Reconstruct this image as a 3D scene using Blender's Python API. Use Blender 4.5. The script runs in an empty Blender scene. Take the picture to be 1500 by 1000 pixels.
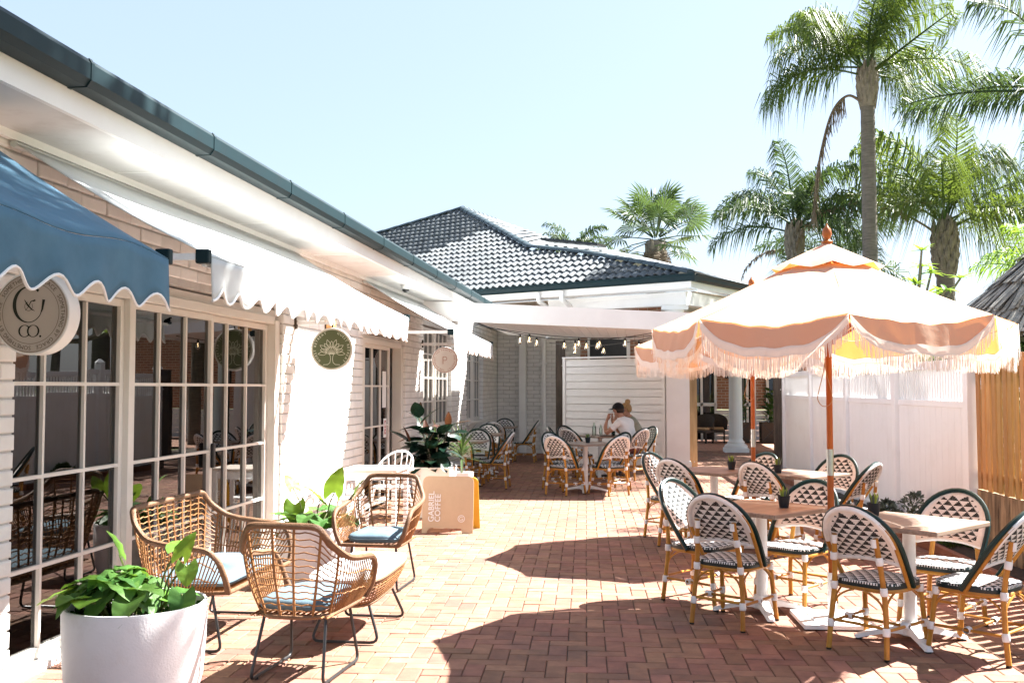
import bpy, bmesh, math, random
from mathutils import Vector, Matrix, Euler, Quaternion

random.seed(7)
S = bpy.context.scene
COL = S.collection
R = math.radians
PI = math.pi

# ---------------------------------------------------------------- camera, sky, sun, exposure
cam_d = bpy.data.cameras.new('camera'); cam = bpy.data.objects.new('camera', cam_d); COL.objects.link(cam)
cam_d.sensor_width = 36.0; cam_d.lens = 35.0; cam_d.clip_start = 0.05; cam_d.clip_end = 2000
CAMZ = 1.6
YAW = math.atan(179/1458); PITCH = math.atan(68/1458)
cam.location = (0, 0, CAMZ); cam.rotation_euler = (PI/2+PITCH, 0, YAW)
S.camera = cam
S.render.resolution_x = 1024; S.render.resolution_y = 682

SUN_EL = R(50); SUN_AZ = math.atan2(0.838, 0.546)      # azimuth from +Y towards +X
wd = bpy.data.worlds.new('World'); S.world = wd; wd.use_nodes = True
wt = wd.node_tree; bg = wt.nodes['Background']
sky = wt.nodes.new('ShaderNodeTexSky'); sky.sky_type = 'NISHITA'; sky.sun_disc = False
sky.sun_elevation = SUN_EL; sky.sun_rotation = SUN_AZ; sky.dust_density = 2.0; sky.air_density = 1.0; sky.ozone_density = 1.0
hz = wt.nodes.new('ShaderNodeMix'); hz.data_type = 'RGBA'; hz.inputs[0].default_value = .66; hz.inputs[7].default_value = (1.98, 2.42, 3.12, 1)   # even summer haze
wt.links.new(sky.outputs['Color'], hz.inputs[6]); wt.links.new(hz.outputs[2], bg.inputs['Color']); bg.inputs['Strength'].default_value = 0.054
sun_d = bpy.data.lights.new('sun', 'SUN'); sun = bpy.data.objects.new('sun', sun_d); COL.objects.link(sun)
sun_d.energy = 5.0; sun_d.angle = R(0.5); sun_d.color = (1.0, 0.97, 0.92)
SUNV = Vector((math.sin(SUN_AZ)*math.cos(SUN_EL), math.cos(SUN_AZ)*math.cos(SUN_EL), math.sin(SUN_EL)))
sun.rotation_euler = SUNV.to_track_quat('Z', 'Y').to_euler(); sun.location = SUNV*60
S.view_settings.view_transform = 'Standard'; S.view_settings.look = 'None'
S.view_settings.exposure = 2.68; S.view_settings.gamma = 1.0
S.render.engine = 'CYCLES'
S.cycles.max_bounces = 8; S.cycles.diffuse_bounces = 4; S.cycles.glossy_bounces = 3
S.cycles.transmission_bounces = 4; S.cycles.transparent_max_bounces = 10

# ---------------------------------------------------------------- projection (to rank pieces by how large they show)
_fh = Vector((-math.sin(YAW), math.cos(YAW), 0)); _r = Vector((math.cos(YAW), math.sin(YAW), 0))
_fw = _fh*math.cos(PITCH)+Vector((0, 0, 1))*math.sin(PITCH); _u = Vector((0, 0, 1))*math.cos(PITCH)-_fh*math.sin(PITCH)
def shows(p, m=30):
    v = Vector(p)-Vector((0, 0, CAMZ)); z = v.dot(_fw)
    if z < .1: return None
    x = 750+1458*v.dot(_r)/z; y = 500-1458*v.dot(_u)/z
    return z if (-m < x < 1500+m and -m < y < 1000+m) else None

# ---------------------------------------------------------------- object helpers
def tag(o, label=None, cat=None, group=None, kind=None):
    if label: o['label'] = label
    if cat: o['category'] = cat
    if group: o['group'] = group
    if kind: o['kind'] = kind
    return o
def empty(name, loc=(0, 0, 0), rz=0, **k):
    o = bpy.data.objects.new(name, None); COL.objects.link(o); o.empty_display_size = .1
    o.location = loc; o.rotation_euler = (0, 0, rz); return tag(o, **k)
def link(name, me, parent=None, mtx=None):
    o = bpy.data.objects.new(name, me); COL.objects.link(o)
    if parent: o.parent = parent
    if mtx is not None: o.matrix_local = mtx
    return o
def children(o): return list(o.children)
def copy_tree(o, parent=None):
    c = o.copy(); COL.objects.link(c); c.parent = parent
    for ch in children(o): copy_tree(ch, c)
    return c
def place(o, loc, rz, label=None, group=None):
    o.location = loc; o.rotation_euler = (0, 0, rz)
    if label: o['label'] = label
    if group: o['group'] = group
    return o

class MB:
    def __init__(s): s.v = []; s.f = []; s.uv = {}; s.mi = {}; s.cur = 0
    def add(s, vs, fs):
        b = len(s.v); s.v += [tuple(v) for v in vs]
        for f in fs:
            if s.cur: s.mi[len(s.f)] = s.cur
            s.f.append(tuple(b+i for i in f))
        return s
    def box(s, c, d, rot=None, bev=0):
        x, y, z = d[0]/2, d[1]/2, d[2]/2
        if bev <= 0:
            vs = [Vector((a*x, b*y, e*z)) for a in (-1, 1) for b in (-1, 1) for e in (-1, 1)]
            fs = [(0, 1, 3, 2), (4, 6, 7, 5), (0, 4, 5, 1), (2, 3, 7, 6), (0, 2, 6, 4), (1, 5, 7, 3)]
        else:
            bm = bmesh.new(); bmesh.ops.create_cube(bm, size=1)
            for v in bm.verts: v.co = Vector((v.co.x*d[0], v.co.y*d[1], v.co.z*d[2]))
            bmesh.ops.bevel(bm, geom=bm.edges[:], offset=bev, segments=2, affect='EDGES', profile=.5)
            bm.verts.index_update(); vs = [v.co.copy() for v in bm.verts]; fs = [[v.index for v in f.verts] for f in bm.faces]; bm.free()
        if rot is not None: vs = [rot @ v for v in vs]
        c = Vector(c); return s.add([v+c for v in vs], fs)
    def bar(s, a, b, w, h, up=(0, 0, 1)):
        a = Vector(a); b = Vector(b); d = (b-a); L = d.length; d.normalize(); up = Vector(up)
        sd = d.cross(up)
        if sd.length < 1e-4: sd = Vector((1, 0, 0))
        sd.normalize(); u = sd.cross(d)
        rot = Matrix((sd, d, u)).transposed()
        return s.box((a+b)/2, (w, L, h), rot)
    def tube(s, pts, r, n=8, closed=False, caps=True):
        pts = [Vector(p) for p in pts]; m = len(pts)
        rr = r if isinstance(r, (list, tuple)) else [r]*m
        vs = []; up = None
        for i, p in enumerate(pts):
            if closed: t = pts[(i+1) % m]-pts[i-1]
            else: t = pts[min(i+1, m-1)]-pts[max(i-1, 0)]
            if t.length < 1e-9: t = Vector((0, 0, 1))
            t.normalize()
            if up is None:
                up = Vector((0, 0, 1)) if abs(t.z) < .9 else Vector((1, 0, 0))
            x = up.cross(t); 
            if x.length < 1e-5: x = Vector((1, 0, 0)).cross(t)
            x.normalize(); y = t.cross(x); up = y
            for k in range(n):
                a = 2*PI*k/n; vs.append(p+(x*math.cos(a)+y*math.sin(a))*rr[i])
        fs = []
        for i in range(m if closed else m-1):
            j = (i+1) % m
            for k in range(n): fs.append((i*n+k, i*n+(k+1) % n, j*n+(k+1) % n, j*n+k))
        if caps and not closed:
            fs.append(tuple(range(n-1, -1, -1))); fs.append(tuple((m-1)*n+k for k in range(n)))
        return s.add(vs, fs)
    def lathe(s, prof, n=24, c=(0, 0, 0), cap0=False, cap1=False):
        vs = []; fs = []; c = Vector(c)
        for (r, z) in prof:
            for k in range(n):
                a = 2*PI*k/n; vs.append(c+Vector((r*math.cos(a), r*math.sin(a), z)))
        for i in range(len(prof)-1):
            for k in range(n): fs.append((i*n+k, i*n+(k+1) % n, (i+1)*n+(k+1) % n, (i+1)*n+k))
        if cap0: fs.append(tuple(range(n-1, -1, -1)))
        if cap1: fs.append(tuple((len(prof)-1)*n+k for k in range(n)))
        return s.add(vs, fs)
    def prism(s, poly, d, org=(0, 0, 0), ax=(1, 0, 0), ay=(0, 0, 1)):
        # poly in the (ax, ay) plane, extruded by d along ax x ay
        ax = Vector(ax).normalized(); ay = Vector(ay).normalized(); n = ax.cross(ay); o = Vector(org); m = len(poly)
        vs = [o+ax*p[0]+ay*p[1] for p in poly]; vs += [v+n*d for v in vs]
        fs = [tuple(range(m-1, -1, -1)), tuple(range(m, 2*m))]+[(i, (i+1) % m, m+(i+1) % m, m+i) for i in range(m)]
        return s.add(vs, fs)
    def grid(s, fn, nu, nv, uvf=None, closed_u=False):
        b = len(s.v)
        for j in range(nv+1):
            for i in range(nu+1): s.v.append(tuple(fn(i/nu, j/nv)))
        for j in range(nv):
            for i in range(nu):
                f = (b+j*(nu+1)+i, b+j*(nu+1)+i+1, b+(j+1)*(nu+1)+i+1, b+(j+1)*(nu+1)+i)
                if uvf: s.uv[len(s.f)] = [uvf(i/nu, j/nv), uvf((i+1)/nu, j/nv), uvf((i+1)/nu, (j+1)/nv), uvf(i/nu, (j+1)/nv)]
                if s.cur: s.mi[len(s.f)] = s.cur
                s.f.append(f)
        return s
    def mesh(s, name, mats, smooth=False, ang=None):
        me = bpy.data.meshes.new(name); me.from_pydata(s.v, [], s.f)
        for m in (mats if isinstance(mats, (list, tuple)) else [mats]): me.materials.append(m)
        if s.uv:
            ul = me.uv_layers.new(name='UVMap')
            for fi, uvs in s.uv.items():
                for li, uv in zip(me.polygons[fi].loop_indices, uvs): ul.data[li].uv = uv
        if s.mi:
            for fi, mi in s.mi.items(): me.polygons[fi].material_index = mi
        if smooth:
            me.polygons.foreach_set('use_smooth', [True]*len(me.polygons))
            if ang: me.set_sharp_from_angle(angle=R(ang))
        me.update(); return me
    def build(s, name, mats, parent=None, smooth=False, mtx=None, ang=40):
        return link(name, s.mesh(name, mats, smooth, ang), parent, mtx)

def pieces(parent, name, me, mtxs, limit=300, stuff=None, key=None):
    """alike pieces: those that show largest as objects sharing one mesh, the rest joined as one part"""
    rank = []
    for i, m in enumerate(mtxs):
        z = shows(m.translation)
        rank.append((0 if z is None else (1/z if key is None else key(m, z)), i))
    rank.sort(reverse=True)
    solo = [i for k, i in rank[:limit] if k > 0]; ss = set(solo)
    for i in solo: link(name, me, parent, mtxs[i])
    rest = [m for i, m in enumerate(mtxs) if i not in ss]
    if rest:
        vs = [v.co.copy() for v in me.vertices]; fs = [tuple(p.vertices) for p in me.polygons]; sm = me.polygons[0].use_smooth
        V = []; F = []
        for m in rest:
            b = len(V); V += [tuple(m @ v) for v in vs]; F += [tuple(b+i for i in f) for f in fs]
        rm = bpy.data.meshes.new(stuff or name); rm.from_pydata(V, [], F)
        for mt in me.materials: rm.materials.append(mt)
        if sm: rm.polygons.foreach_set('use_smooth', [True]*len(F))
        o = link(stuff or (name+'s'), rm, parent); o['kind'] = 'stuff'

def arc(c, r, a0, a1, n, ax=(1, 0, 0), ay=(0, 0, 1), ry=None):
    c = Vector(c); ax = Vector(ax); ay = Vector(ay); ry = r if ry is None else ry
    return [c+ax*r*math.cos(a0+(a1-a0)*i/n)+ay*ry*math.sin(a0+(a1-a0)*i/n) for i in range(n+1)]
def fillet(pts, r, n=4):
    pts = [Vector(p) for p in pts]; out = [pts[0]]
    for i in range(1, len(pts)-1):
        a, b, c = pts[i-1], pts[i], pts[i+1]
        d0 = (a-b); d1 = (c-b); k = min(r, d0.length*.45, d1.length*.45)
        p0 = b+d0.normalized()*k; p1 = b+d1.normalized()*k
        for j in range(n+1):
            t = j/n; out.append(p0*(1-t)**2+b*2*t*(1-t)+p1*t*t)
    out.append(pts[-1]); return out
def smooth_path(pts, n=6):
    P = [Vector(p) for p in pts]; P = [P[0]*2-P[1]]+P+[P[-1]*2-P[-2]]; out = []
    for i in range(1, len(P)-2):
        for j in range(n):
            t = j/n; a, b, c, d = P[i-1], P[i], P[i+1], P[i+2]
            out.append(.5*((2*b)+(c-a)*t+(2*a-5*b+4*c-d)*t*t+(3*b-a-3*c+d)*t**3))
    out.append(P[-2]); return out

# ---------------------------------------------------------------- materials
def nd(nt, t, ins=None, **pr):
    n = nt.nodes.new(t)
    for k, v in pr.items(): setattr(n, k, v)
    for k, v in (ins or {}).items():
        if hasattr(v, 'is_output') or isinstance(v, bpy.types.NodeSocket): nt.links.new(v, n.inputs[k])
        else: n.inputs[k].default_value = v
    return n
def c4(c): return (c[0], c[1], c[2], 1)
def mth(nt, op, a, b=0.0, c=None):
    n = nt.nodes.new('ShaderNodeMath'); n.operation = op
    for i, v in enumerate((a, b) if c is None else (a, b, c)):
        if isinstance(v, bpy.types.NodeSocket): nt.links.new(v, n.inputs[i])
        else: n.inputs[i].default_value = v
    return n.outputs[0]
def mixc(nt, f, a, b, bt='MIX'):
    n = nt.nodes.new('ShaderNodeMix'); n.data_type = 'RGBA'; n.blend_type = bt
    for i, v in ((0, f), (6, a), (7, b)):
        if isinstance(v, bpy.types.NodeSocket): nt.links.new(v, n.inputs[i])
        else: n.inputs[i].default_value = c4(v) if isinstance(v, (tuple, list)) else v
    return n.outputs[2]
def new_mat(name):
    m = bpy.data.materials.new(name); m.use_nodes = True; nt = m.node_tree
    return m, nt, nt.nodes['Principled BSDF'], nt.nodes['Material Output']
def coords(nt, kind, stretch=(1, 1, 1)):
    if kind == 'world': o = nt.nodes.new('ShaderNodeNewGeometry').outputs['Position']
    else: o = nt.nodes.new('ShaderNodeTexCoord').outputs['Object' if kind == 'obj' else 'UV']
    return nd(nt, 'ShaderNodeMapping', {'Vector': o, 'Scale': stretch}).outputs[0]
def M(name, c1, c2=None, ns=6, rough=.6, bump=0, bs=60, metal=0, vary=0, stretch=(1, 1, 1), trans=0, tcol=None, spec=.28, co='world', dirt=None, ds=1.5, sheen=0, bd=.01):
    m, nt, b, out = new_mat(name)
    v = coords(nt, co, stretch)
    nz = nd(nt, 'ShaderNodeTexNoise', {'Vector': v, 'Scale': ns, 'Detail': 6, 'Roughness': .6})
    f = nd(nt, 'ShaderNodeMapRange', {'Value': nz.outputs[0], 'From Min': .3, 'From Max': .7}).outputs[0]
    c2 = c2 or tuple(x*.85 for x in c1)
    col = mixc(nt, f, c2, c1)
    if vary:
        oi = nt.nodes.new('ShaderNodeObjectInfo'); ge = nt.nodes.new('ShaderNodeNewGeometry')
        rnd = mth(nt, 'FRACT', mth(nt, 'ADD', oi.outputs['Random'], ge.outputs['Random Per Island']))
        h = nd(nt, 'ShaderNodeHueSaturation', {'Color': col, 'Value': mth(nt, 'ADD', 1-vary, mth(nt, 'MULTIPLY', rnd, 2*vary)),
            'Hue': mth(nt, 'ADD', .5-.02*min(1, vary*3), mth(nt, 'MULTIPLY', mth(nt, 'FRACT', mth(nt, 'MULTIPLY', rnd, 7.31)), .04*min(1, vary*3)))})
        col = h.outputs[0]
    if dirt:
        n2 = nd(nt, 'ShaderNodeTexNoise', {'Vector': v, 'Scale': ds, 'Detail': 8, 'Roughness': .7})
        f2 = nd(nt, 'ShaderNodeMapRange', {'Value': n2.outputs[0], 'From Min': .52, 'From Max': .72, 'To Max': .75}).outputs[0]
        col = mixc(nt, f2, col, dirt)
    nt.links.new(col, b.inputs['Base Color'])
    b.inputs['Roughness'].default_value = rough; b.inputs['Metallic'].default_value = metal
    b.inputs['Specular IOR Level'].default_value = spec
    if bump:
        n3 = nd(nt, 'ShaderNodeTexNoise', {'Vector': v, 'Scale': bs, 'Detail': 5})
        bp = nd(nt, 'ShaderNodeBump', {'Height': n3.outputs[0], 'Strength': bump, 'Distance': bd})
        nt.links.new(bp.outputs[0], b.inputs['Normal'])
    if trans:
        t = nd(nt, 'ShaderNodeBsdfTranslucent')
        if tcol: t.inputs[0].default_value = c4(tcol)
        else: nt.links.new(col, t.inputs[0])
        mx = nd(nt, 'ShaderNodeMixShader', {0: trans, 1: b.outputs[0], 2: t.outputs[0]})
        nt.links.new(mx.outputs[0], out.inputs[0])
    return m

WHITE = M('white_paint', (.85, .845, .83), (.80, .79, .775), 3, .45, .05, 30)
WBRICK = M('painted_brick', (.82, .80, .77), (.74, .72, .69), 5, .6, .35, 55, vary=.05, bd=.008)
MORTAR = M('painted_mortar', (.60, .58, .55), (.48, .46, .44), 8, .8, .4, 80)
CREAM = M('cream_joinery', (.74, .70, .64), (.70, .66, .60), 3, .4)
SOFFIT = M('soffit_board', (.72, .71, .70), (.62, .60, .58), 1.5, .6, dirt=(.5, .47, .44), ds=2.5)
GUTTER = M('green_gutter_metal', (.005, .020, .025), (.004, .016, .02), 4, .5, 0, metal=.0, spec=.2, dirt=(.008, .017, .02), ds=6)
PAVER = M('clay_paver', (.285, .148, .098), (.19, .098, .066), 9, .8, .6, 160, vary=.2, dirt=(.115, .075, .062), ds=1.1, bd=.004)
JOINT = M('paver_joint_sand', (.10, .075, .06), (.06, .05, .04), 20, .95, .5, 120)
EARTH = M('garden_soil', (.06, .045, .035), (.03, .025, .02), 12, .95, .8, 40)
GREEN = M('green_lacquer_cane', (.003, .026, .024), (.002, .018, .017), 10, .35, spec=.3)
BAMBOO = M('bamboo_cane', (.47, .225, .04), (.33, .14, .022), 12, .4, .15, 60, vary=.12, spec=.28)
WRAP = M('white_wrap', (.80, .79, .77), (.7, .69, .67), 30, .5, .3, 200)
TIMBER = M('warm_batten_timber', (.52, .285, .10), (.38, .19, .062), 3, .55, .2, 40, vary=.14, stretch=(6, 6, .5))
OLDWOOD = M('weathered_post', (.12, .095, .075), (.05, .04, .032), 4, .85, .5, 30, stretch=(5, 5, .6))
PALEPOST = M('pine_post', (.50, .34, .18), (.34, .21, .10), 4, .7, .3, 30, stretch=(5, 5, .5))
BLACKM = M('black_metal', (.018, .019, .02), (.012, .012, .013), 10, .4, spec=.5)
STEEL = M('brushed_steel', (.55, .55, .54), (.45, .45, .44), 30, .3, metal=1)
ORANGEWOOD = M('varnished_teak', (.42, .12, .02), (.30, .075, .013), 4, .35, .05, 40, stretch=(8, 8, .7), spec=.35)
WHITEM = M('white_powdercoat', (.80, .80, .79), (.76, .76, .75), 5, .35, dirt=(.6, .58, .55), ds=9)
POT = M('matt_white_pot', (.74, .73, .73), (.66, .65, .65), 3, .65, .15, 90, dirt=(.58, .55, .52), ds=2.6)
DARKPOT = M('charcoal_pot', (.03, .035, .04), (.02, .024, .028), 10, .6)
RATTAN = M('rattan_cane', (.29, .135, .05), (.18, .08, .028), 22, .45, .3, 120, vary=.08)
RATTANR = M('rattan_rim', (.20, .108, .058), (.13, .068, .036), 30, .5, .5, 150)
CUSH = M('blue_grey_cushion', (.115, .175, .215), (.09, .14, .175), 9, .85, .4, 220, bd=.004)
CONC = M('white_concrete', (.72, .70, .68), (.62, .60, .58), 4, .7, .2, 50)
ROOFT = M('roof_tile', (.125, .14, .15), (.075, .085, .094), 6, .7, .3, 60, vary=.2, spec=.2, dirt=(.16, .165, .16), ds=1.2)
RIDGE = M('ridge_tile', (.05, .075, .085), (.035, .05, .06), 6, .5, .3, 60, vary=.1)
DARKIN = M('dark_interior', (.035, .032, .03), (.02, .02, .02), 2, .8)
AWN2 = M('pale_awning_canvas', (.62, .64, .63), (.55, .57, .56), 5, .85, .25, 180, trans=.12, bd=.003)
AWN1 = M('blue_awning_canvas', (.085, .185, .265), (.06, .14, .21), 5, .7, .25, 180, trans=.08, bd=.003)
TRIM = M('white_braid', (.82, .81, .80), (.75, .74, .73), 40, .7)
LEAFY = M('lime_leaf', (.12, .24, .03), (.07, .16, .018), 14, .5, .2, 40, vary=.2, trans=.3, tcol=(.30, .45, .045), spec=.3)
LEAFD = M('deep_green_leaf', (.035, .10, .022), (.02, .06, .013), 14, .45, .2, 40, vary=.25, trans=.14, tcol=(.12, .26, .03), spec=.35)
LEAFM = M('mid_green_leaf', (.07, .17, .03), (.04, .11, .02), 14, .5, .2, 40, vary=.25, trans=.2, tcol=(.2, .36, .04), spec=.35)
RUBBER = M('rubber_leaf', (.012, .036, .022), (.008, .022, .014), 8, .22, vary=.25, spec=.7)
RUBBERB = M('rubber_leaf_rust', (.10, .042, .022), (.06, .026, .015), 8, .35, vary=.2, trans=.15, tcol=(.16, .06, .02))
STEM = M('leaf_stem', (.14, .16, .05), (.10, .11, .035), 10, .6)
PALMG = M('palm_leaflet', (.075, .125, .03), (.03, .06, .015), 1.2, .5, vary=.4, trans=.2, tcol=(.22, .30, .04), spec=.25)
PALMD = M('palm_leaflet_dark', (.045, .085, .03), (.02, .042, .014), 1.2, .5, vary=.4, trans=.16, tcol=(.14, .22, .045), spec=.25)
PALMDRY = M('dead_frond', (.20, .15, .10), (.12, .09, .06), 4, .8, vary=.2)
TRUNK = M('palm_trunk', (.20, .175, .145), (.11, .095, .08), 5, .9, .6, 14, stretch=(1, 1, 6), bd=.05)
BOOT = M('palm_boot', (.27, .23, .18), (.15, .125, .095), 6, .9, .6, 20, bd=.05)
HEDGE = M('hedge_leaf', (.055, .10, .025), (.025, .055, .012), 3, .5, vary=.35, trans=.25, tcol=(.2, .32, .05))
THATCH = M('thatch_straw', (.34, .31, .27), (.20, .18, .15), 9, .9, .4, 60, vary=.3)
REDBRICK = None
# special materials
def weave_mat(name, dark, light, pw=.066, ph=.040, inv=False):
    m, nt, b, out = new_mat(name)
    uv = nt.nodes.new('ShaderNodeTexCoord').outputs['UV']
    sp = nd(nt, 'ShaderNodeSeparateXYZ', {0: uv}); x, y = sp.outputs[0], sp.outputs[1]
    ry = mth(nt, 'DIVIDE', y, ph); row = mth(nt, 'FLOOR', ry); fy = mth(nt, 'FRACT', ry)
    sh = mth(nt, 'MULTIPLY', mth(nt, 'MODULO', row, 2), .5)
    fx = mth(nt, 'FRACT', mth(nt, 'ADD', mth(nt, 'DIVIDE', x, pw), sh))
    q = mth(nt, 'DIVIDE', mth(nt, 'FLOOR', mth(nt, 'MULTIPLY', fy, 4)), 4)        # woven in four stepped strands
    lim = mth(nt, 'SUBTRACT', .43, mth(nt, 'MULTIPLY', q, .48))
    d = mth(nt, 'ABSOLUTE', mth(nt, 'SUBTRACT', fx, .5))
    k = mth(nt, 'LESS_THAN', d, lim)
    ss = mth(nt, 'FRACT', mth(nt, 'MULTIPLY', fy, 4))
    gap = mth(nt, 'GREATER_THAN', ss, .12)
    k = mth(nt, 'MULTIPLY', k, mth(nt, 'GREATER_THAN', ss, .05))
    col = mixc(nt, k, light, dark)
    # fine strand relief
    wx = mth(nt, 'SINE', mth(nt, 'MULTIPLY', x, 2*PI/.0115)); wy = mth(nt, 'SINE', mth(nt, 'MULTIPLY', y, 2*PI/.0107))
    h = mth(nt, 'MULTIPLY', wx, wy)
    sd = nd(nt, 'ShaderNodeMapRange', {'Value': h, 'From Min': -1, 'From Max': 1, 'To Min': .78, 'To Max': 1.0}).outputs[0]
    nt.links.new(col, b.inputs['Base Color'])
    bp = nd(nt, 'ShaderNodeBump', {'Height': h, 'Strength': .5, 'Distance': .003}); nt.links.new(bp.outputs[0], b.inputs['Normal'])
    b.inputs['Roughness'].default_value = .6; b.inputs['Specular IOR Level'].default_value = .15
    return m
WEAVE = weave_mat('woven_resin', (.004, .009, .012), (.74, .735, .72))

def plank_mat(name, ca, cb, cc, w=.09):
    m, nt, b, out = new_mat(name)
    v = nt.nodes.new('ShaderNodeTexCoord').outputs['Object']
    sp = nd(nt, 'ShaderNodeSeparateXYZ', {0: v})
    oi = nt.nodes.new('ShaderNodeObjectInfo').outputs['Random']
    row = mth(nt, 'FLOOR', mth(nt, 'DIVIDE', sp.outputs[1], w))
    wn = nd(nt, 'ShaderNodeTexWhiteNoise', {'W': mth(nt, 'ADD', row, mth(nt, 'MULTIPLY', oi, 37))}, noise_dimensions='1D').outputs[0]
    mp = nd(nt, 'ShaderNodeMapping', {'Vector': v, 'Scale': (3, 45, 45)}); 
    nt.links.new(nd(nt, 'ShaderNodeCombineXYZ', {0: mth(nt, 'MULTIPLY', wn, 20), 1: 0.0, 2: 0.0}).outputs[0], mp.inputs['Location'])
    nz = nd(nt, 'ShaderNodeTexNoise', {'Vector': mp.outputs[0], 'Scale': 1, 'Detail': 5}).outputs[0]
    f = nd(nt, 'ShaderNodeMapRange', {'Value': nz, 'From Min': .35, 'From Max': .65}).outputs[0]
    col = mixc(nt, f, ca, cb); col = mixc(nt, mth(nt, 'MULTIPLY', wn, .75), col, cc)
    nt.links.new(col, b.inputs['Base Color']); b.inputs['Roughness'].default_value = .38
    return m
TABLEW = plank_mat('laminate_tabletop', (.235, .165, .12), (.35, .265, .205), (.17, .12, .09))
AFRAME = M('kraft_board', (.56, .41, .27), (.52, .38, .25), 12, .6, .1, 90, co='obj')
AYEL = M('yellow_board_back', (.62, .36, .04), (.58, .33, .035), 6, .5)

def glass_mat(name, tint=(.2, .22, .22), refl=.82, ior=1.85):
    m, nt, b, out = new_mat(name); nt.nodes.remove(b)
    t = nd(nt, 'ShaderNodeBsdfTransparent', {0: c4(tint)}); g = nd(nt, 'ShaderNodeBsdfGlossy', {'Color': (refl, refl, refl, 1), 'Roughness': .0})
    v = coords(nt, 'world'); nz = nd(nt, 'ShaderNodeTexNoise', {'Vector': v, 'Scale': .9, 'Detail': 1}).outputs[0]
    bp = nd(nt, 'ShaderNodeBump', {'Height': nz, 'Strength': .06, 'Distance': .02}); nt.links.new(bp.outputs[0], g.inputs['Normal'])
    fr = nd(nt, 'ShaderNodeFresnel', {'IOR': ior}).outputs[0]
    mx = nd(nt, 'ShaderNodeMixShader', {0: fr, 1: t.outputs[0], 2: g.outputs[0]}); nt.links.new(mx.outputs[0], out.inputs[0])
    return m
GLASS = glass_mat('door_glass'); BULBG = glass_mat('bulb_glass', (.95, .93, .88), 1, 1.45)
def face_brick(name, bw=.24, bh=.086, mortar=(.50, .45, .38)):
    m, nt, b, out = new_mat(name)
    v = coords(nt, 'uv'); br = nd(nt, 'ShaderNodeTexBrick', {'Vector': v, 'Color1': (.42, .22, .14, 1), 'Color2': (.30, .15, .095, 1), 'Mortar': mortar+(1,),
        'Scale': 1, 'Mortar Size': .008, 'Brick Width': bw, 'Row Height': bh, 'Bias': 0})
    nt.links.new(br.outputs[0], b.inputs['Base Color']); b.inputs['Roughness'].default_value = .85
    bp = nd(nt, 'ShaderNodeBump', {'Height': br.outputs[1], 'Strength': .6, 'Distance': -.01}); nt.links.new(bp.outputs[0], b.inputs['Normal'])
    return m
FBRICK = face_brick('red_face_brick')
def canvas_mat():
    m, nt, b, out = new_mat('parasol_canvas'); v = coords(nt, 'world')
    nz = nd(nt, 'ShaderNodeTexNoise', {'Vector': v, 'Scale': 3, 'Detail': 4}).outputs[0]
    col = mixc(nt, nz, (.54, .40, .29), (.58, .44, .325)); nt.links.new(col, b.inputs['Base Color'])
    b.inputs['Roughness'].default_value = .85
    n3 = nd(nt, 'ShaderNodeTexNoise', {'Vector': v, 'Scale': 9, 'Detail': 4}).outputs[0]
    bp = nd(nt, 'ShaderNodeBump', {'Height': n3, 'Strength': .25, 'Distance': .02}); nt.links.new(bp.outputs[0], b.inputs['Normal'])
    t = nd(nt, 'ShaderNodeBsdfTranslucent', {0: (.68, .24, .05, 1)})
    mx = nd(nt, 'ShaderNodeMixShader', {0: .34, 1: b.outputs[0], 2: t.outputs[0]}); nt.links.new(mx.outputs[0], out.inputs[0])
    return m
CANVAS = canvas_mat()
FRINGE = M('cotton_fringe', (.78, .74, .71), (.72, .68, .65), 30, .8, trans=.3, tcol=(.85, .75, .66))
def emit_free(name, c, **k): return M(name, c, **k)

# ---------------------------------------------------------------- ground
mb = MB(); mb.add([(-400, -200, -.06), (400, -200, -.06), (400, 900, -.06), (-400, 900, -.06)], [(0, 1, 2, 3)])
tag(mb.build('ground', M('dry_lawn', (.12, .13, .05), (.09, .085, .04), .4, .95, .4, 8)), kind='structure')
ROT = R(2.77)                                   # pavers follow the fence line
FD = Vector((-math.sin(ROT), math.cos(ROT), 0)); FN = Vector((math.cos(ROT), math.sin(ROT), 0))
patio = MB().box((0.2, 15, -.035), (9.5, 46, .05)).build('patio', JOINT); tag(patio, kind='structure')
U = .1165
pm = MB()
def paver_mesh():
    j = .004; a, b = 2*U-j, U-j; k = .006; h = .012
    vs = [(x*a/2, y*b/2, 0) for x, y in ((-1, -1), (1, -1), (1, 1), (-1, 1))]+[(x*(a/2-k*.2), y*(b/2-k*.2), h-.003) for x, y in ((-1, -1), (1, -1), (1, 1), (-1, 1))]+[(x*(a/2-k), y*(b/2-k), h) for x, y in ((-1, -1), (1, -1), (1, 1), (-1, 1))]
    fs = [(8, 9, 10, 11)]
    for o in (0, 4): fs += [(o+i, o+(i+1) % 4, o+4+(i+1) % 4, o+4+i) for i in range(4)]
    return MB().add(vs, fs).mesh('paver', PAVER)
pmesh = paver_mesh(); mt = []
RM = Matrix.Rotation(ROT, 4, 'Z')
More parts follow.
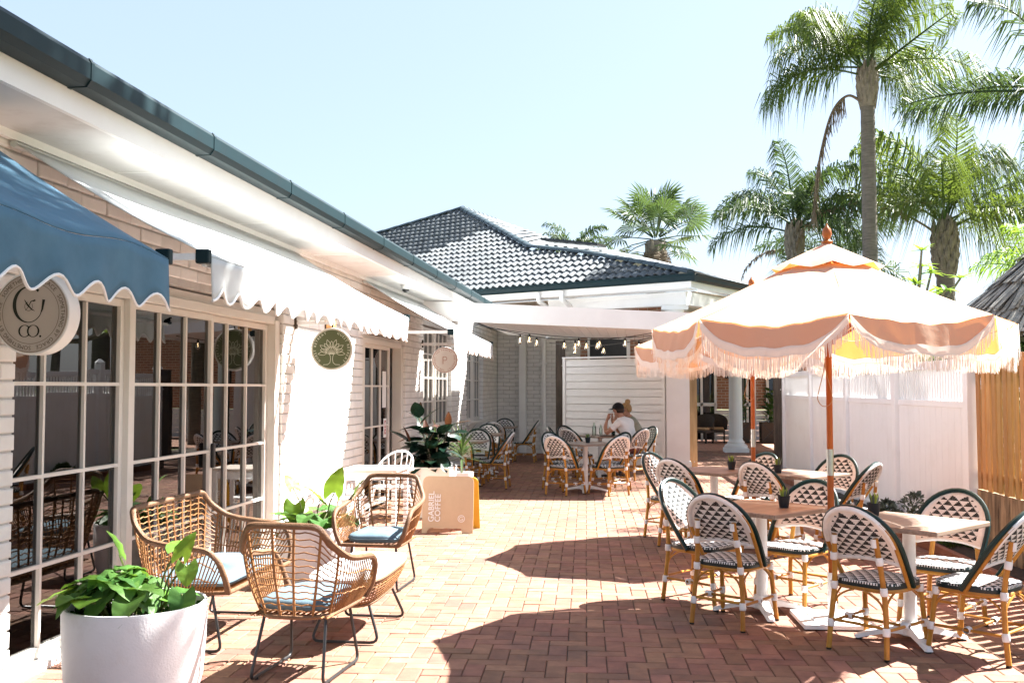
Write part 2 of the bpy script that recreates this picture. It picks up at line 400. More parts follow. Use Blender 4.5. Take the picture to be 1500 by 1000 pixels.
for iy in range(int(3.2/U), int(27/U)):
    for ix in range(int(-4.4/U), int(4.9/U)):
        s = (ix+iy) % 4
        if s == 0: lx, ly, rz = (ix+1)*U, (iy+.5)*U, 0
        elif s == 2: lx, ly, rz = (ix+.5)*U, (iy+1)*U, PI/2
        else: continue
        p = RM @ Vector((lx, ly, 0))
        if p.x < -3.43 or p.x > 3.5 or p.y > 26: continue
        if p.x > 2.98 - (p.y-10)*.048 and 5 < p.y < 19.3: continue        # planting bed
        mt.append(Matrix.Translation((p.x, p.y, -.0115+random.uniform(-.0022, .0018))) @ Matrix.Rotation(ROT+rz+random.gauss(0, .004), 4, 'Z') @ Matrix.Rotation(random.gauss(0, .009), 4, 'X') @ Matrix.Rotation(random.gauss(0, .005), 4, 'Y'))
pieces(patio, 'paver', pmesh, mt, 300, 'far_pavers', key=lambda m, z: 1/z)
# walkway beyond the gate: pavers too far off to tell apart
mb = MB(); mb.grid(lambda u, v: (-1+14*u, 26+22*v, -.004), 4, 4, lambda u, v: (14*u, 22*v))
tag(mb.build('walkway', face_brick('walkway_pavers', .23, .115, (.16, .11, .09))), kind='structure')

# ---------------------------------------------------------------- cafe building (left)
WX = -3.36; DX = -3.46; WT = 2.96
cafe = empty('cafe_building', (WX, 14, 0)); tag(cafe, 'long white painted brick cafe building with grey eaves and awnings', 'building')
CI = Matrix.Translation((-WX, -14, 0))
def cpart(mb, name, mat, **k):
    o = mb.build(name, mat, cafe, **k); o.matrix_local = CI @ (k.get('mtx') or Matrix()); return o
wall = empty('wall'); wall.parent = cafe; wall.matrix_local = CI
YA, YB = 1.5, 24.4
OPEN = [(5.09, 9.25, -.1, 2.35), (12.12, 14.44, -.1, 2.3), (15.68, 18.2, .92, 2.62), (19.89, 22.05, .9, 2.62)]
BL, BH = .30, .0965
def cuts(y0, y1, z0, z1, g=0):
    seg = [(y0, y1)]
    for a, b, c, d in OPEN:
        if z1 <= c+g+.001 or z0 >= d-g-.001: continue
        n = []
        for p, q in seg:
            if q <= a-g or p >= b+g: n.append((p, q)); continue
            if p < a-g: n.append((p, a-g))
            if q > b+g: n.append((b+g, q))
        seg = n
    return seg
def brick_mesh(mat, dep=.10):
    k = .06; kz = .14; e = .008
    vs = []
    for (x, sy, sz) in ((-dep, .5, .5), (-e, .5, .5), (-.003, .5-k*.25, .5-kz*.3), (0, .5-k, .5-kz)):
        vs += [(x, a*sy, b*sz) for a, b in ((-1, -1), (1, -1), (1, 1), (-1, 1))]
    fs = [(12, 13, 14, 15)]
    for o in (0, 4, 8): fs += [(o+i, o+(i+1) % 4, o+4+(i+1) % 4, o+4+i) for i in range(4)]
    return MB().add(vs, fs).mesh('brick', mat)
bmesh_w = brick_mesh(WBRICK)
bm_t = []; zz = 0; row = 0
while zz < WT-.02:
    y = YA-(row % 2)*BL/2
    while y < YB:
        for p, q in cuts(max(y, YA), min(y+BL, YB), zz, zz+BH):
            if q-p < .03: continue
            L = q-p-.013; bm_t.append(Matrix.Translation((WX+random.uniform(-.004, .004), (p+q)/2, zz+BH/2)) @ Matrix.Rotation(random.gauss(0, .006), 4, 'X') @ Matrix.Diagonal((1, L, BH-.0125, 1)))
        y += BL
    zz += BH; row += 1
pieces(wall, 'brick', bmesh_w, bm_t, 300, 'far_bricks', key=lambda m, z: (1/z) if m.translation.z < 2.9 else .001)
mo = MB()      # mortar bed behind the brick faces, cut round the openings
zs = sorted(set([-.05, WT]+[o[2]-.012 for o in OPEN if o[2] > 0]+[o[3]+.012 for o in OPEN]))
for a, b in zip(zs[:-1], zs[1:]):
    for p, q in cuts(YA, YB, a+.02, b-.02, .012): mo.box((WX-.131, (p+q)/2, (a+b)/2), (.23, q-p, b-a))
mo.build('mortar', MORTAR, wall)
# lintel boards and sills
for a, b, c, d in OPEN[:2]:
    cpart(MB().box((DX-.01, (a+b)/2, d-.065), (.07, b-a, .128), None, .006), 'lintel_board', CREAM)
for a, b, c, d in OPEN[2:]:
    cpart(MB().box((WX-.01, (a+b)/2, c-.03), (.14, b-a+.08, .06), None, .008), 'window_sill', CREAM)
cpart(MB().box((DX+.02, 7.17, .012), (.20, 4.16, .05), None, .006), 'door_sill', WHITE)
# rooms behind the glass
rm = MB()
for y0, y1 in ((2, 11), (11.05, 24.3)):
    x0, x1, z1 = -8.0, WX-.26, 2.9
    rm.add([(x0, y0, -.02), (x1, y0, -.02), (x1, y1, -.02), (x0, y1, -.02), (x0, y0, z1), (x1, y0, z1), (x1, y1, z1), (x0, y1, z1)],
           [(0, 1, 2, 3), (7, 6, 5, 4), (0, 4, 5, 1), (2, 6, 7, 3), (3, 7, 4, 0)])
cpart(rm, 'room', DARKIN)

def glazed(name, y0, y1, z0, z1, ncol, zrows, stile=.05, x=DX, handle=None, fw=.05, cols=None, bw=.022):
    """a glazed leaf: frame, each muntin, each pane"""
    fr = MB()
    fr.box((x, y0+stile/2, (z0+z1)/2), (fw, stile, z1-z0), None, .004); fr.box((x, y1-stile/2, (z0+z1)/2), (fw, stile, z1-z0), None, .004)
    fr.box((x, (y0+y1)/2, z0+stile*.6), (fw*.9, y1-y0-2*stile, stile*1.2)); fr.box((x, (y0+y1)/2, z1-stile/2), (fw*.9, y1-y0-2*stile, stile))
    leaf = cpart(fr, name, CREAM)
    ys = cols or [y0+stile+(y1-y0-2*stile)*i/ncol for i in range(ncol+1)]
    zr = [z0+stile*1.2]+zrows+[z1-stile]
    for yy in ys[1:-1]: MB().box((x+.004, yy, (z0+z1)/2), (.03, bw, zr[-1]-zr[0])).build('muntin', CREAM, leaf)
    for zz in zrows: MB().box((x+.006, (ys[0]+ys[-1])/2, zz), (.030, ys[-1]-ys[0], bw)).build('muntin', CREAM, leaf)
    for i in range(len(ys)-1):
        for j in range(len(zr)-1):
            a, b, c, d = ys[i], ys[i+1], zr[j], zr[j+1]; t = random.gauss(0, .0012)
            MB().add([(x-.004+t, a, c), (x-.004, b, c), (x-.004-t, b, d), (x-.004, a, d)], [(0, 1, 2, 3)]).build('pane', GLASS, leaf)
    if handle is not None: MB().box((x+.045, handle, 1.05), (.03, .045, .20), None, .008).build('handle', BLACKM, leaf)
    return leaf
ZR = [.565, 1.085, 1.625]
glazed('sliding_door', 5.0, 6.38, .04, 2.2, 3, ZR, cols=[5.05, 5.48, 5.92, 6.33])
cpart(MB().box((DX+.015, 6.42, 1.12), (.10, .08, 2.17), None, .004), 'door_post', CREAM)
glazed('sliding_door', 6.47, 7.83, .04, 2.2, 3, ZR, cols=[6.52, 6.91, 7.34, 7.78], handle=7.80)
glazed('sliding_door', 7.83, 9.12, .04, 2.2, 3, ZR, cols=[7.88, 8.2, 8.63, 9.07], x=DX-.03)
cpart(MB().box((DX+.01, 9.185, 1.12), (.12, .12, 2.25), None, .005), 'door_frame', CREAM)
cpart(MB().box((DX+.01, 6.9, 2.24), (.12, 4.4, .07), None, .005), 'door_head', CREAM)
# second doorway: a glazed leaf and an open, dark doorway with a cream frame
glazed('glazed_door', 12.4, 13.78, .04, 2.17, 3, ZR, stile=.045)
cpart(MB().box((DX+.0, 14.36, 1.1), (.14, .14, 2.16), None, .005), 'door_frame', CREAM)
cpart(MB().box((DX+.0, 12.3, 1.1), (.12, .10, 2.16), None, .005), 'door_frame', CREAM)
cpart(MB().box((DX+.0, 13.3, 2.21), (.12, 2.1, .07), None, .005), 'door_head', CREAM)
for (a, b, c, d) in OPEN[2:]:
    mid = (a+b)/2
    cpart(MB().box((DX, mid, (c+d)/2), (.10, .09, d-c-.02), None, .004), 'window_mullion', CREAM)
    for p, q in ((a+.03, mid-.05), (mid+.05, b-.03)): glazed('window', p, q, c+.01, d-.01, 3, [c+.45, (c+d)/2, d-.45], stile=.05, bw=.025)
# curtains glimpsed behind the windows
CURT = M('pale_curtain', (.55, .52, .47), (.45, .42, .38), 3, .9)
for (a, b, c, d) in OPEN[2:]:
    cu = MB(); cu.grid(lambda u, v: (WX-.42+.03*math.sin(u*60), a+.05+(b-a-.1)*u, c+.05+(d-c-.1)*v), 60, 1); cpart(cu, 'curtain', CURT, smooth=True)
# eaves: soffit, fascia, gutter with joint bands, roof sheet
EY0, EY1 = 1.0, 18.9
sf = cpart(MB().box((-3.1, (EY0+EY1)/2, 3.0), (.56, EY1-EY0, .03)), 'soffit', SOFFIT)
for i in range(9): MB().box((-3.1, 2+i*2.0, 2.984), (.55, .025, .006)).build('soffit_joint', WHITE, sf)
cpart(MB().box((WX+.03, (YA+EY1)/2, 2.965), (.035, EY1-YA, .05)), 'soffit_bead', WHITE)
cpart(MB().box((-2.83, (EY0+EY1)/2, 3.07), (.03, EY1-EY0, .18)), 'fascia', WHITE)
gp = [(-2.813, 3.105), (-2.813, 3.21), (-2.80, 3.21), (-2.80, 3.115), (-2.745, 3.115), (-2.715, 3.14), (-2.705, 3.19), (-2.72, 3.235), (-2.705, 3.245), (-2.69, 3.22), (-2.69, 3.14), (-2.715, 3.105)]
g = cpart(MB().prism(gp, -(EY1-EY0), (0, EY0, 0), (1, 0, 0), (0, 0, 1)), 'gutter', GUTTER)
for i in range(11):
    yy = 4.62+i*1.47
    MB().prism([(x-.004 if x < -2.75 else x+.004, z-.004 if z < 3.17 else z+.004) for x, z in gp], -.03, (0, yy, 0), (1, 0, 0), (0, 0, 1)).build('gutter_bracket', GUTTER, g)
cpart(MB().add([(-2.74, EY0, 3.25), (-2.74, EY1, 3.25), (-6.6, EY1, 4.75), (-6.6, EY0, 4.75), (-10.5, EY1, 3.25), (-10.5, EY0, 3.25)], [(0, 1, 2, 3), (3, 2, 4, 5)]), 'roof', ROOFT)
cpart(MB().prism([(-10.5, 2.95), (-3.6, 2.95), (-2.85, 2.99), (-2.85, 3.1), (-6.6, 4.7), (-10.5, 3.2)], -.1, (0, EY1-.1, 0), (1, 0, 0), (0, 0, 1)), 'gable_board', WHITE)
cpart(MB().box((-5.7, 24.45, 1.8), (4.6, .1, 3.6)), 'rear_wall', WBRICK)
cpart(MB().box((-8.3, 13, 1.5), (.1, 23, 3.0)), 'rear_wall', WBRICK)
# taller flat roof over the far part of the building
cpart(MB().box((-5.1, 21.8, 3.08), (3.5, 5.6, .12)), 'flat_roof', WHITE)

# dome camera under the soffit
dc = empty('dome_camera', (-3.04, 13.05, 2.985)); tag(dc, 'small white dome security camera with dark lens under the eave', 'camera')
MB().lathe([(.0, 0), (.06, 0), (.062, -.04), (.055, -.06), (.05, -.062)], 20).build('housing', WHITE, dc, smooth=True)
MB().lathe([(.05, -.06), (.045, -.085), (.025, -.105), (.001, -.11)], 20).build('lens_dome', BLACKM, dc, smooth=True)

# ---------------------------------------------------------------- awnings
def awning(y0, y1, mat, label, nsc, vz=2.09, fz=2.285, fx=-2.2, wz=2.93, trimr=.008, wr=.0):
    a = empty('awning', (WX, (y0+y1)/2, wz)); tag(a, label, 'awning', 'scalloped window awnings')
    I = Matrix.Translation((-WX, -(y0+y1)/2, -wz)); L = y1-y0; wx = WX+.03
    def top(u, v):
        sag = -.035*math.sin(PI*v)*(.75+.25*math.sin(u*9))
        return (wx+(fx-wx)*v, y0+L*u, wz+(fz-wz)*v+sag+wr*v*math.sin(u*L*7+v*3)*.5)
    nu = max(24, int(L*12))
    mb = MB().grid(top, nu, 10); c = mb.build('canopy', mat, a, True, I, 60)
    m = c.modifiers.new('t', 'SOLIDIFY'); m.thickness = .004
    def bot(u): return vz+.035*math.cos(u*nsc*2*PI)*-1
    def val(u, v):
        t = fz-.002+wr*math.sin(u*L*7+3)*.5; b = bot(u)
        return (fx+.012*math.sin(u*L*9+1)*v+.01*v*math.sin(u*L*23), y0+L*u, t+(b-t)*v)
    mb = MB().grid(val, max(60, nsc*12), 5); o = mb.build('valance', mat, a, True, I, 60)
    m = o.modifiers.new('t', 'SOLIDIFY'); m.thickness = .004
    n = max(60, nsc*12)
    MB().tube([Vector(val(i/n, 1))+Vector((.003, 0, 0)) for i in range(n+1)], trimr, 6).build('trim', TRIM, a, True, I)
    for yy in (y0-.02, y1+.02):
        ar = MB(); ar.bar((WX, yy, fz+.0), (fx-.04, yy, fz+.0), .03, .035); o = ar.build('arm', WHITEM, a, mtx=I)
        MB().box((fx-.03, yy, fz+.0), (.075, .045, .075), None, .008).build('end_cap', GUTTER, o)
    MB().bar((fx-.03, y0-.02, fz-.04), (fx-.03, y1+.02, fz-.04), .022, .022).build('front_rail', WHITEM, a, mtx=I)
    MB().tube([(WX+.035, y0, wz-.012), (WX+.035, y1, wz-.012)], .02, 10).build('roller', mat, a, True, I)
    return a
awning(1.6, 4.48, AWN1, 'blue canvas awning with long scalloped valance above the round beige sign', 11, 2.0, 2.226, trimr=.0065, wr=.03)
awning(4.96, 9.57, AWN2, 'long pale grey awning above the sliding doors and green round sign', 18)
awning(12.02, 15.42, AWN2, 'pale awning above the small round pink sign by the windows', 20)

# ---------------------------------------------------------------- lettering and the three round signs
def text_me(body, size=1.0, ext=0.0, align='CENTER', bold=0.0):
    cu = bpy.data.curves.new('txt', 'FONT'); cu.body = body; cu.size = size; cu.align_x = align; cu.align_y = 'CENTER'; cu.extrude = ext; cu.offset = bold
    cu.resolution_u = 4
    o = bpy.data.objects.new('txt', cu); COL.objects.link(o)
    dg = bpy.context.evaluated_depsgraph_get(); me = bpy.data.meshes.new_from_object(o.evaluated_get(dg))
    vs = [v.co.copy() for v in me.vertices]; fs = [tuple(p.vertices) for p in me.polygons]
    bpy.data.objects.remove(o); bpy.data.curves.remove(cu); bpy.data.meshes.remove(me)
    return vs, fs
_tc = {}
def glyph(ch, size):
    k = (ch, round(size, 4))
    if k not in _tc:
        vs, fs = text_me(ch, size)
        _tc[k] = (vs, fs, (max(v.x for v in vs)-min(v.x for v in vs)) if vs else size*.3)
    return _tc[k]
def ring_text(mb, s, rad, a0, a1, size, y, inward=False):
    """letters set round a circle (clockwise from a0 to a1, degrees, 90 = top); sign plane is x-z facing -y"""
    w = [(glyph(c, size)[2] if c != ' ' else size*.30)+size*.16 for c in s]; tot = sum(w); t = 0
    for c, ww in zip(s, w):
        a = R(a0+(a1-a0)*(t+ww/2)/tot); t += ww
        if c == ' ': continue
        vs, fs, _ = glyph(c, size); rz = a-PI/2
        out = []
        for v in vs:
            x = v.x*math.cos(rz)-v.y*math.sin(rz)+rad*math.cos(a); z = v.x*math.sin(rz)+v.y*math.cos(rz)+rad*math.sin(a)
            out.append((x, y, z))
        mb.add(out, fs)
def flat(pts, w, y, mb, closed=False):
    """a flat stroke in the sign plane; w a width or list of widths"""
    P = [Vector((p[0], p[1])) for p in pts]; n = len(P); W = w if isinstance(w, (list, tuple)) else [w]*n; vs = []
    for i, p in enumerate(P):
        t = (P[(i+1) % n]-P[i-1]) if closed else (P[min(i+1, n-1)]-P[max(i-1, 0)])
        t.normalize(); nn = Vector((-t.y, t.x))
        for s in (1, -1): q = p+nn*W[i]*.5*s; vs.append((q.x, y, q.y))
    fs = [(2*i, 2*i+1, 2*((i+1) % n)+1, 2*((i+1) % n)) for i in range(n if closed else n-1)]
    mb.add(vs, fs)
def circ(r, n=64, a0=0, a1=2*PI, cx=0, cy=0): return [(cx+r*math.cos(a0+(a1-a0)*i/n), cy+r*math.sin(a0+(a1-a0)*i/n)) for i in range(n+(0 if abs(a1-a0-2*PI) < 1e-6 else 1))]
def round_sign(loc, r, th, face, label, rz=0, bracket=True, rimm=WHITE):
    s = empty('hanging_sign', loc, rz); tag(s, label, 'sign')
    m = Matrix.Rotation(PI/2, 4, 'X')
    MB().lathe([(0, -th/2), (r*.985, -th/2), (r, -th/2+.004), (r, th/2-.004), (r*.985, th/2), (0, th/2)], 64).build('sign_box', rimm, s, True, m, 30)
    MB().lathe([(0, th/2+.001), (r*.955, th/2+.001), (r*.955, th/2+.003), (0, th/2+.003)], 64).build('sign_face', face, s, True, m, 30)
    if bracket:
        b = MB(); x0 = WX-loc[0]-.01
        b.bar((x0, 0, r+.05), (.02, 0, r+.05), .03, .03); b.build('bracket', WHITEM, s)
        MB().box((x0+.012, 0, r+.05), (.03, .06, .12)).build('wall_plate', OLDWOOD, s)
        for xx in (-.07, .0): MB().bar((xx, 0, r-.012), (xx, 0, r+.04), .012, .012).build('hanger', BLACKM, s)
    return s
INK = M('dark_ink', (.02, .025, .015), (.02, .02, .015), 5, .6); INKB = M('brown_ink', (.10, .075, .055), (.1, .07, .05), 5, .6)
SAGE = M('sage_sign', (.115, .135, .07), (.10, .12, .06), 3, .45); PALEINK = M('cream_ink', (.75, .76, .62), (.7, .7, .58), 5, .6)
BEIGE = M('beige_sign_face', (.50, .43, .37), (.47, .40, .34), 3, .5); BLUSH = M('blush_sign_face', (.72, .66, .62), (.69, .63, .59), 3, .5); COPPER = M('copper_ink', (.42, .15, .08), (.36, .12, .07), 5, .5)
th = .10; sr = .215
s1 = round_sign((-3.09, 4.84, 1.985), sr, th, BEIGE, 'round beige sign with a thin ring of lettering and a large G', R(-1))
fy = -th/2-.0045
mb = MB(); ring_text(mb, 'SOMETHING BY GRACE  '*3, sr*.83, 152, 152-360, .030, fy); flat(circ(sr*.93), .0022, fy, mb, True); flat(circ(sr*.735), .0022, fy, mb, True)
mb.build('ring_lettering', INKB, s1)
mb = MB(); n = 40        # thick-and-thin serif G
pts = []; ws = []
for i in range(n+1):
    a = R(48+(330-48)*i/n); pts.append((-.012+.080*math.cos(a), .045+.092*math.sin(a))); k = abs(math.cos(a)); ws.append(.004+.016*max(0, -math.cos(a))**1.5+(.010 if i < 5 else 0)*(1-i/5 if i < 5 else 0))
flat(pts, ws, fy, mb)
flat([(.072, .070), (.064, .02), (.055, -.003)], [.016, .010, .003], fy, mb)
flat(circ(.022, 30, R(100), R(400), -.012, .035), .0022, fy, mb); flat([(-.036, .07), (-.02, .045), (.005, .02), (.022, .012)], [.003, .009, .006, .002], fy, mb); flat([(.024, .07), (.0, .06), (-.016, .03), (-.03, .015)], [.003, .006, .003, .002], fy, mb); flat([(.012, .062), (.026, .066)], .005, fy, mb)
for cx, full in ((-.032, False), (.016, True)):
    a0, a1 = (R(40), R(320)) if not full else (0, 2*PI)
    P = circ(.030, 40, a0, a1, cx, -.092); flat(P, [.003+.007*abs(((x-cx)/.03))**1.6 for x, y in P], fy, mb, full)
flat(circ(.003, 12, 0, 2*PI, .056, -.119), .006, fy, mb, True)
mb.build('monogram', INK, s1)

s2 = round_sign((-2.985, 9.62, 1.985), .212, .05, SAGE, 'round sage green hanging sign with a line-drawn tree', R(4))
fy = -.025-.0045
mb = MB(); ring_text(mb, 'GUEST RETREAT', .168, 72, -48, .034, fy); ring_text(mb, 'GUEST RETREAT', .168, 228, 108, .034, fy); mb.build('ring_lettering', PALEINK, s2)
mb = MB(); flat(circ(.196), .012, fy, mb, True); mb.build('sign_ring', M('cream_ring', (.6, .57, .48), (.55, .52, .44), 4, .5), s2)
mb = MB()
for sgn in (-1, 1): flat([(sgn*.085, -.155), (sgn*.04, -.153), (sgn*.016, -.135), (sgn*.010, -.10), (sgn*.014, -.065), (sgn*.03, -.045)], .0045, fy, mb)
for i in range(11):
    a = R(-8+196*i/10); L = .085 if i % 2 else .112; bx, bz = .018*math.cos(a), -.03+.012*math.sin(a)
    d = Vector((math.cos(a), math.sin(a))); nn = Vector((-d.y, d.x)); P = []
    for sg in (1, -1):
        for j in range(9):
            t = j/8 if sg > 0 else 1-j/8; q = Vector((bx, bz))+d*(.03+L*t*.8)+nn*sg*.019*math.sin(PI*t**.8); P.append((q.x, q.y))
    flat(P, .0038, fy, mb, True)
    flat([(bx*.5, -.05), tuple(Vector((bx, bz))+d*.05)], .0038, fy, mb)
mb.build('tree_drawing', PALEINK, s2)
# behind it, the small terracotta bracket block
MB().box((-.05, .12, .25), (.09, .12, .10)).build('bracket_block', TIMBER, s2)

s3 = round_sign((-2.995, 15.62, 2.045), .208, .05, BLUSH, 'small round blush pink sign with a copper letter P', R(4))
mb = MB(); ring_text(mb, 'THE PANTRY  '*3, .158, 150, 150-360, .036, fy); flat(circ(.192), .008, fy, mb, True); mb.build('ring_lettering', COPPER, s3)
mb = MB(); flat([(-.028, -.065), (-.028, .05)], .010, fy, mb); flat([(-.028, .047), (.0, .05)]+circ(.029, 12, R(80), R(-80), .005, .021)+[(0, -.008), (-.022, -.008)], .008, fy, mb); mb.build('monogram', COPPER, s3)
MB().bar((-.36, .0, 0), (-.2, 0, 0), .03, .03).build('side_arm', WHITEM, s3)
# notices on the glazed door
nt1 = empty('door_notice', (DX+.03, 13.5, 1.05)); tag(nt1, 'small white notice with a red ring on the glazed door', 'notice')
MB().box((0, 0, 0), (.003, .16, .26)).build('sheet', WHITE, nt1)
mb = MB(); flat(circ(.045, 24, 0, 2*PI, 0, .05), .018, 0, mb, True); flat(circ(.03, 24, 0, 2*PI, 0, -.05), .022, 0, mb, True)
mb.build('red_ring', M('red_ink', (.5, .03, .03), rough=.5), nt1, mtx=Matrix.Translation((.004, 0, 0)) @ Matrix.Rotation(PI/2, 4, 'Z'))
nt2 = MB().box((0, 0, 0), (.003, .20, .50)).build('door_poster', WHITE); nt2.location = (DX+.03, 13.45, 1.58); tag(nt2, 'tall pale poster taped inside the glazed door', 'poster')
# ---------------------------------------------------------------- pergola roof between the buildings
perg = empty('pergola_roof', (-.6, 17, 0)); tag(perg, 'white boarded patio roof with a deep front beam behind the parasols', 'pergola')
PI_ = Matrix.Translation((.6, -17, 0))
beam = [(-3.33, 2.985), (-3.33, 2.68), (1.3, 2.45), (1.3, 2.73)]
MB().prism(beam[::-1], -.12, (0, 15.5, 0), (1, 0, 0), (0, 0, 1)).build('front_beam', WHITE, perg, mtx=PI_)
for i in range(24):
    x0 = -2.48+i*.156; z = 2.66-(x0+2.5)*.045
    MB().box((x0+.076, 17.65, z), (.148, 4.0, .02), Matrix.Rotation(.045, 3, 'Y')).build('ceiling_board', WHITE, perg, mtx=PI_)
MB().add([(-2.5, 15.63, 2.74), (1.28, 15.63, 2.59), (1.28, 19.65, 2.59), (-2.5, 19.65, 2.74), (-2.5, 15.63, 2.78), (1.28, 15.63, 2.63), (1.28, 19.65, 2.63), (-2.5, 19.65, 2.78)],
         [(3, 2, 1, 0), (4, 5, 6, 7), (0, 1, 5, 4), (1, 2, 6, 5), (2, 3, 7, 6), (3, 0, 4, 7)]).build('roof_sheet', WHITE, perg, mtx=PI_)
MB().box((1.24, 17.6, 2.56), (.10, 3.9, .2)).build('side_beam', WHITE, perg, mtx=PI_)

# ---------------------------------------------------------------- end wall with downpipes
ew = empty('end_wall', (-2.5, 24.4, 0)); tag(ew, 'shaded grey-white painted brick wall at the end of the patio', 'wall')
EI = Matrix.Translation((2.5, -24.4, 0))
MB().box((-2.45, 24.54, 1.65), (2.75, .22, 3.3)).build('mortar', MORTAR, ew, mtx=EI)
t = []; zz = 0; row = 0
RB = Matrix.Rotation(-PI/2, 4, 'Z')
while zz < 3.2:
    x = -3.36-(row % 2)*BL/2
    while x < -1.1:
        a, b = max(x, -3.36), min(x+BL, -1.1)
        if b-a > .04: t.append(EI @ Matrix.Translation(((a+b)/2, 24.40, zz+BH/2)) @ RB @ Matrix.Diagonal((1, b-a-.01, BH-.009, 1)))
        x += BL
    zz += BH; row += 1
pieces(ew, 'brick', bmesh_w, t, 0, 'bricks')
for o in ew.children:
    if o.name.startswith('bricks'): o.location = (0, 0, 0)
for i, (x, r, lb) in enumerate(((-2.72, .07, 'square white post box against the end wall'), (-2.2, .055, 'round white downpipe on the end wall'))):
    d = empty('downpipe', (x, 24.3, 0)); tag(d, lb, 'downpipe')
    if i == 0: MB().box((0, -.02, 1.62), (.17, .16, 3.2), None, .01).build('pipe', WHITE, d)
    else: MB().tube([(0, -.02, .05), (0, -.02, 3.2)], r, 16).build('pipe', WHITE, d, True)
    for z in (.6, 2.2): MB().box((0, -.0, z), (2*r+.06, .17, .04)).build('pipe_bracket', WHITE, d)

# ---------------------------------------------------------------- white clad privacy screen, posts and pier
BU = Vector((-.868, .496, 0)); BV = Vector((.496, .868, 0))
sc = empty('privacy_screen', (.6, 19.5, 0), math.atan2(BU.y, BU.x)); tag(sc, 'white horizontally clad privacy screen behind the seated couple', 'screen')
SL = 2.36; SH = 2.2
for i in range(14):
    z0 = .06+i*.152; MB().box((SL/2, .016, z0+.073), (SL-.12, .022, .142), Matrix.Rotation(.07, 3, 'X')).build('cladding_board', WHITE, sc)
MB().box((SL/2, -.03, 1.1), (SL-.04, .03, 2.1)).build('backing', WHITE, sc)
for x in (.03, SL-.03): MB().box((x, .01, SH/2), (.07, .085, SH), None, .004).build('end_trim', WHITE, sc)
MB().box((SL/2, .01, SH+.018), (SL+.02, .10, .035), None, .004).build('top_rail', WHITE, sc)
def post(name, loc, w, d, h, mat, label, rz=0, cap=False):
    p = empty(name, loc, rz); tag(p, label, 'post')
    n = 9; mb = MB()
    prof = lambda z: (1+.015*math.sin(z*5+loc[0]))
    mb.add([(sx*w/2*prof(z), sy*d/2*prof(z+1), z) for z in [h*i/n for i in range(n+1)] for sx, sy in ((-1, -1), (1, -1), (1, 1), (-1, 1))],
           [(4*i+k, 4*i+(k+1) % 4, 4*i+4+(k+1) % 4, 4*i+4+k) for i in range(n) for k in range(4)]+[(4*n, 4*n+1, 4*n+2, 4*n+3)])
    mb.build('shaft', mat, p)
    for z in (.12, h*.8):
        MB().tube([(w*.2, -d/2-.004, z), (w*.2, -d/2-.02, z)], .012, 8).build('bolt', STEEL, p)
    if cap: MB().box((0, 0, h+.015), (w+.03, d+.03, .03), None, .006).build('cap', mat, p)
    return p
post('timber_post', (-1.53, 20.8, 0), .19, .19, 2.58, OLDWOOD, 'dark square timber post between the screen and the end wall')
post('timber_post', (1.15, 20.45, 0), .20, .14, 3.0, PALEPOST, 'honey coloured rough timber post beside the white pier')
post('timber_post', (2.76, 19.75, 0), .17, .17, 1.96, OLDWOOD, 'weathered grey-black timber post at the end of the white fence', cap=True)
pr = empty('pier', (.83, 19.6, 0), math.atan2(BU.y, -BU.x)*0); tag(pr, 'square white panelled pier at the gateway', 'pier')
MB().box((0, 0, 1.3), (.44, .40, 2.6), None, .006).build('shaft', WHITE, pr)
for x in (-.07, .10): MB().box((x, -.203, 1.35), (.012, .006, 2.4)).build('panel_bead', WHITE, pr)
MB().box((0, 0, .09), (.50, .46, .18), None, .01).build('plinth', WHITE, pr)

# ---------------------------------------------------------------- tiled house behind
C0 = Vector((1.07, 19.0, 3.74))
HI = Matrix.Translation(-Vector((1.07, 19.0, 0)))
house = empty('tiled_house', (1.07, 19.0, 0)); tag(house, 'house with dark grey tiled hip roof, green gutter and white verandah', 'house')
HP = [(1.07, 19, 3.74), (.48, 19.75, 3.97), (-1.08, 21.61, 4.51), (-2.37, 22.92, 4.84), (-4.79, 27.5, 6.62), (-7.11, 27.8, 6.05), (-9.13, 28.23, 5.65), (-8.0, 24.2, 3.74)]
P3 = [Vector(p) for p in HP]
un = Vector((-.868, .496, 0)); nn = Vector((-.27, -.47, .84)).normalized(); e2 = nn.cross(un).normalized()
if e2.z < 0: e2 = -e2
def loc2(p): q = Vector(p)-C0; return (q.dot(un), q.dot(e2))
poly = [loc2(p) for p in HP]
def inside(x, y, P):
    c = False; j = len(P)-1
    for i in range(len(P)):
        if (P[i][1] > y) != (P[j][1] > y) and x < (P[j][0]-P[i][0])*(y-P[i][1])/(P[j][1]-P[i][1])+P[i][0]: c = not c
        j = i
    return c
MB().add([p-nn*.05 for p in P3], [tuple(range(len(P3)))]).build('roof_deck', RIDGE, house, mtx=HI)
TW, TL = .18, .265
def tile_mesh():
    mb = MB(); nx = 8; prof = []
    for i in range(nx+1):
        t = i/nx; prof.append((t*TW-TW/2, .012+.045*math.sin(PI*min(1, t/.72)) if t < .72 else .012-.012*math.sin(PI*(t-.72)/.28)))
    vs = []
    for yy, dz in ((-.03, -.03), (-.03, .0), (TL, -.022)): vs += [(x, yy, z+dz+(.022 if yy < 0 else 0)) for x, z in prof]
    m = nx+1
    fs = [(k*m+i, k*m+i+1, (k+1)*m+i+1, (k+1)*m+i) for k in range(2) for i in range(nx)]
    return mb.add(vs, fs).mesh('roof_tile', ROOFT, True, 50)
tm = tile_mesh(); tt = []
BAS = Matrix((un, e2, nn)).transposed().to_4x4()
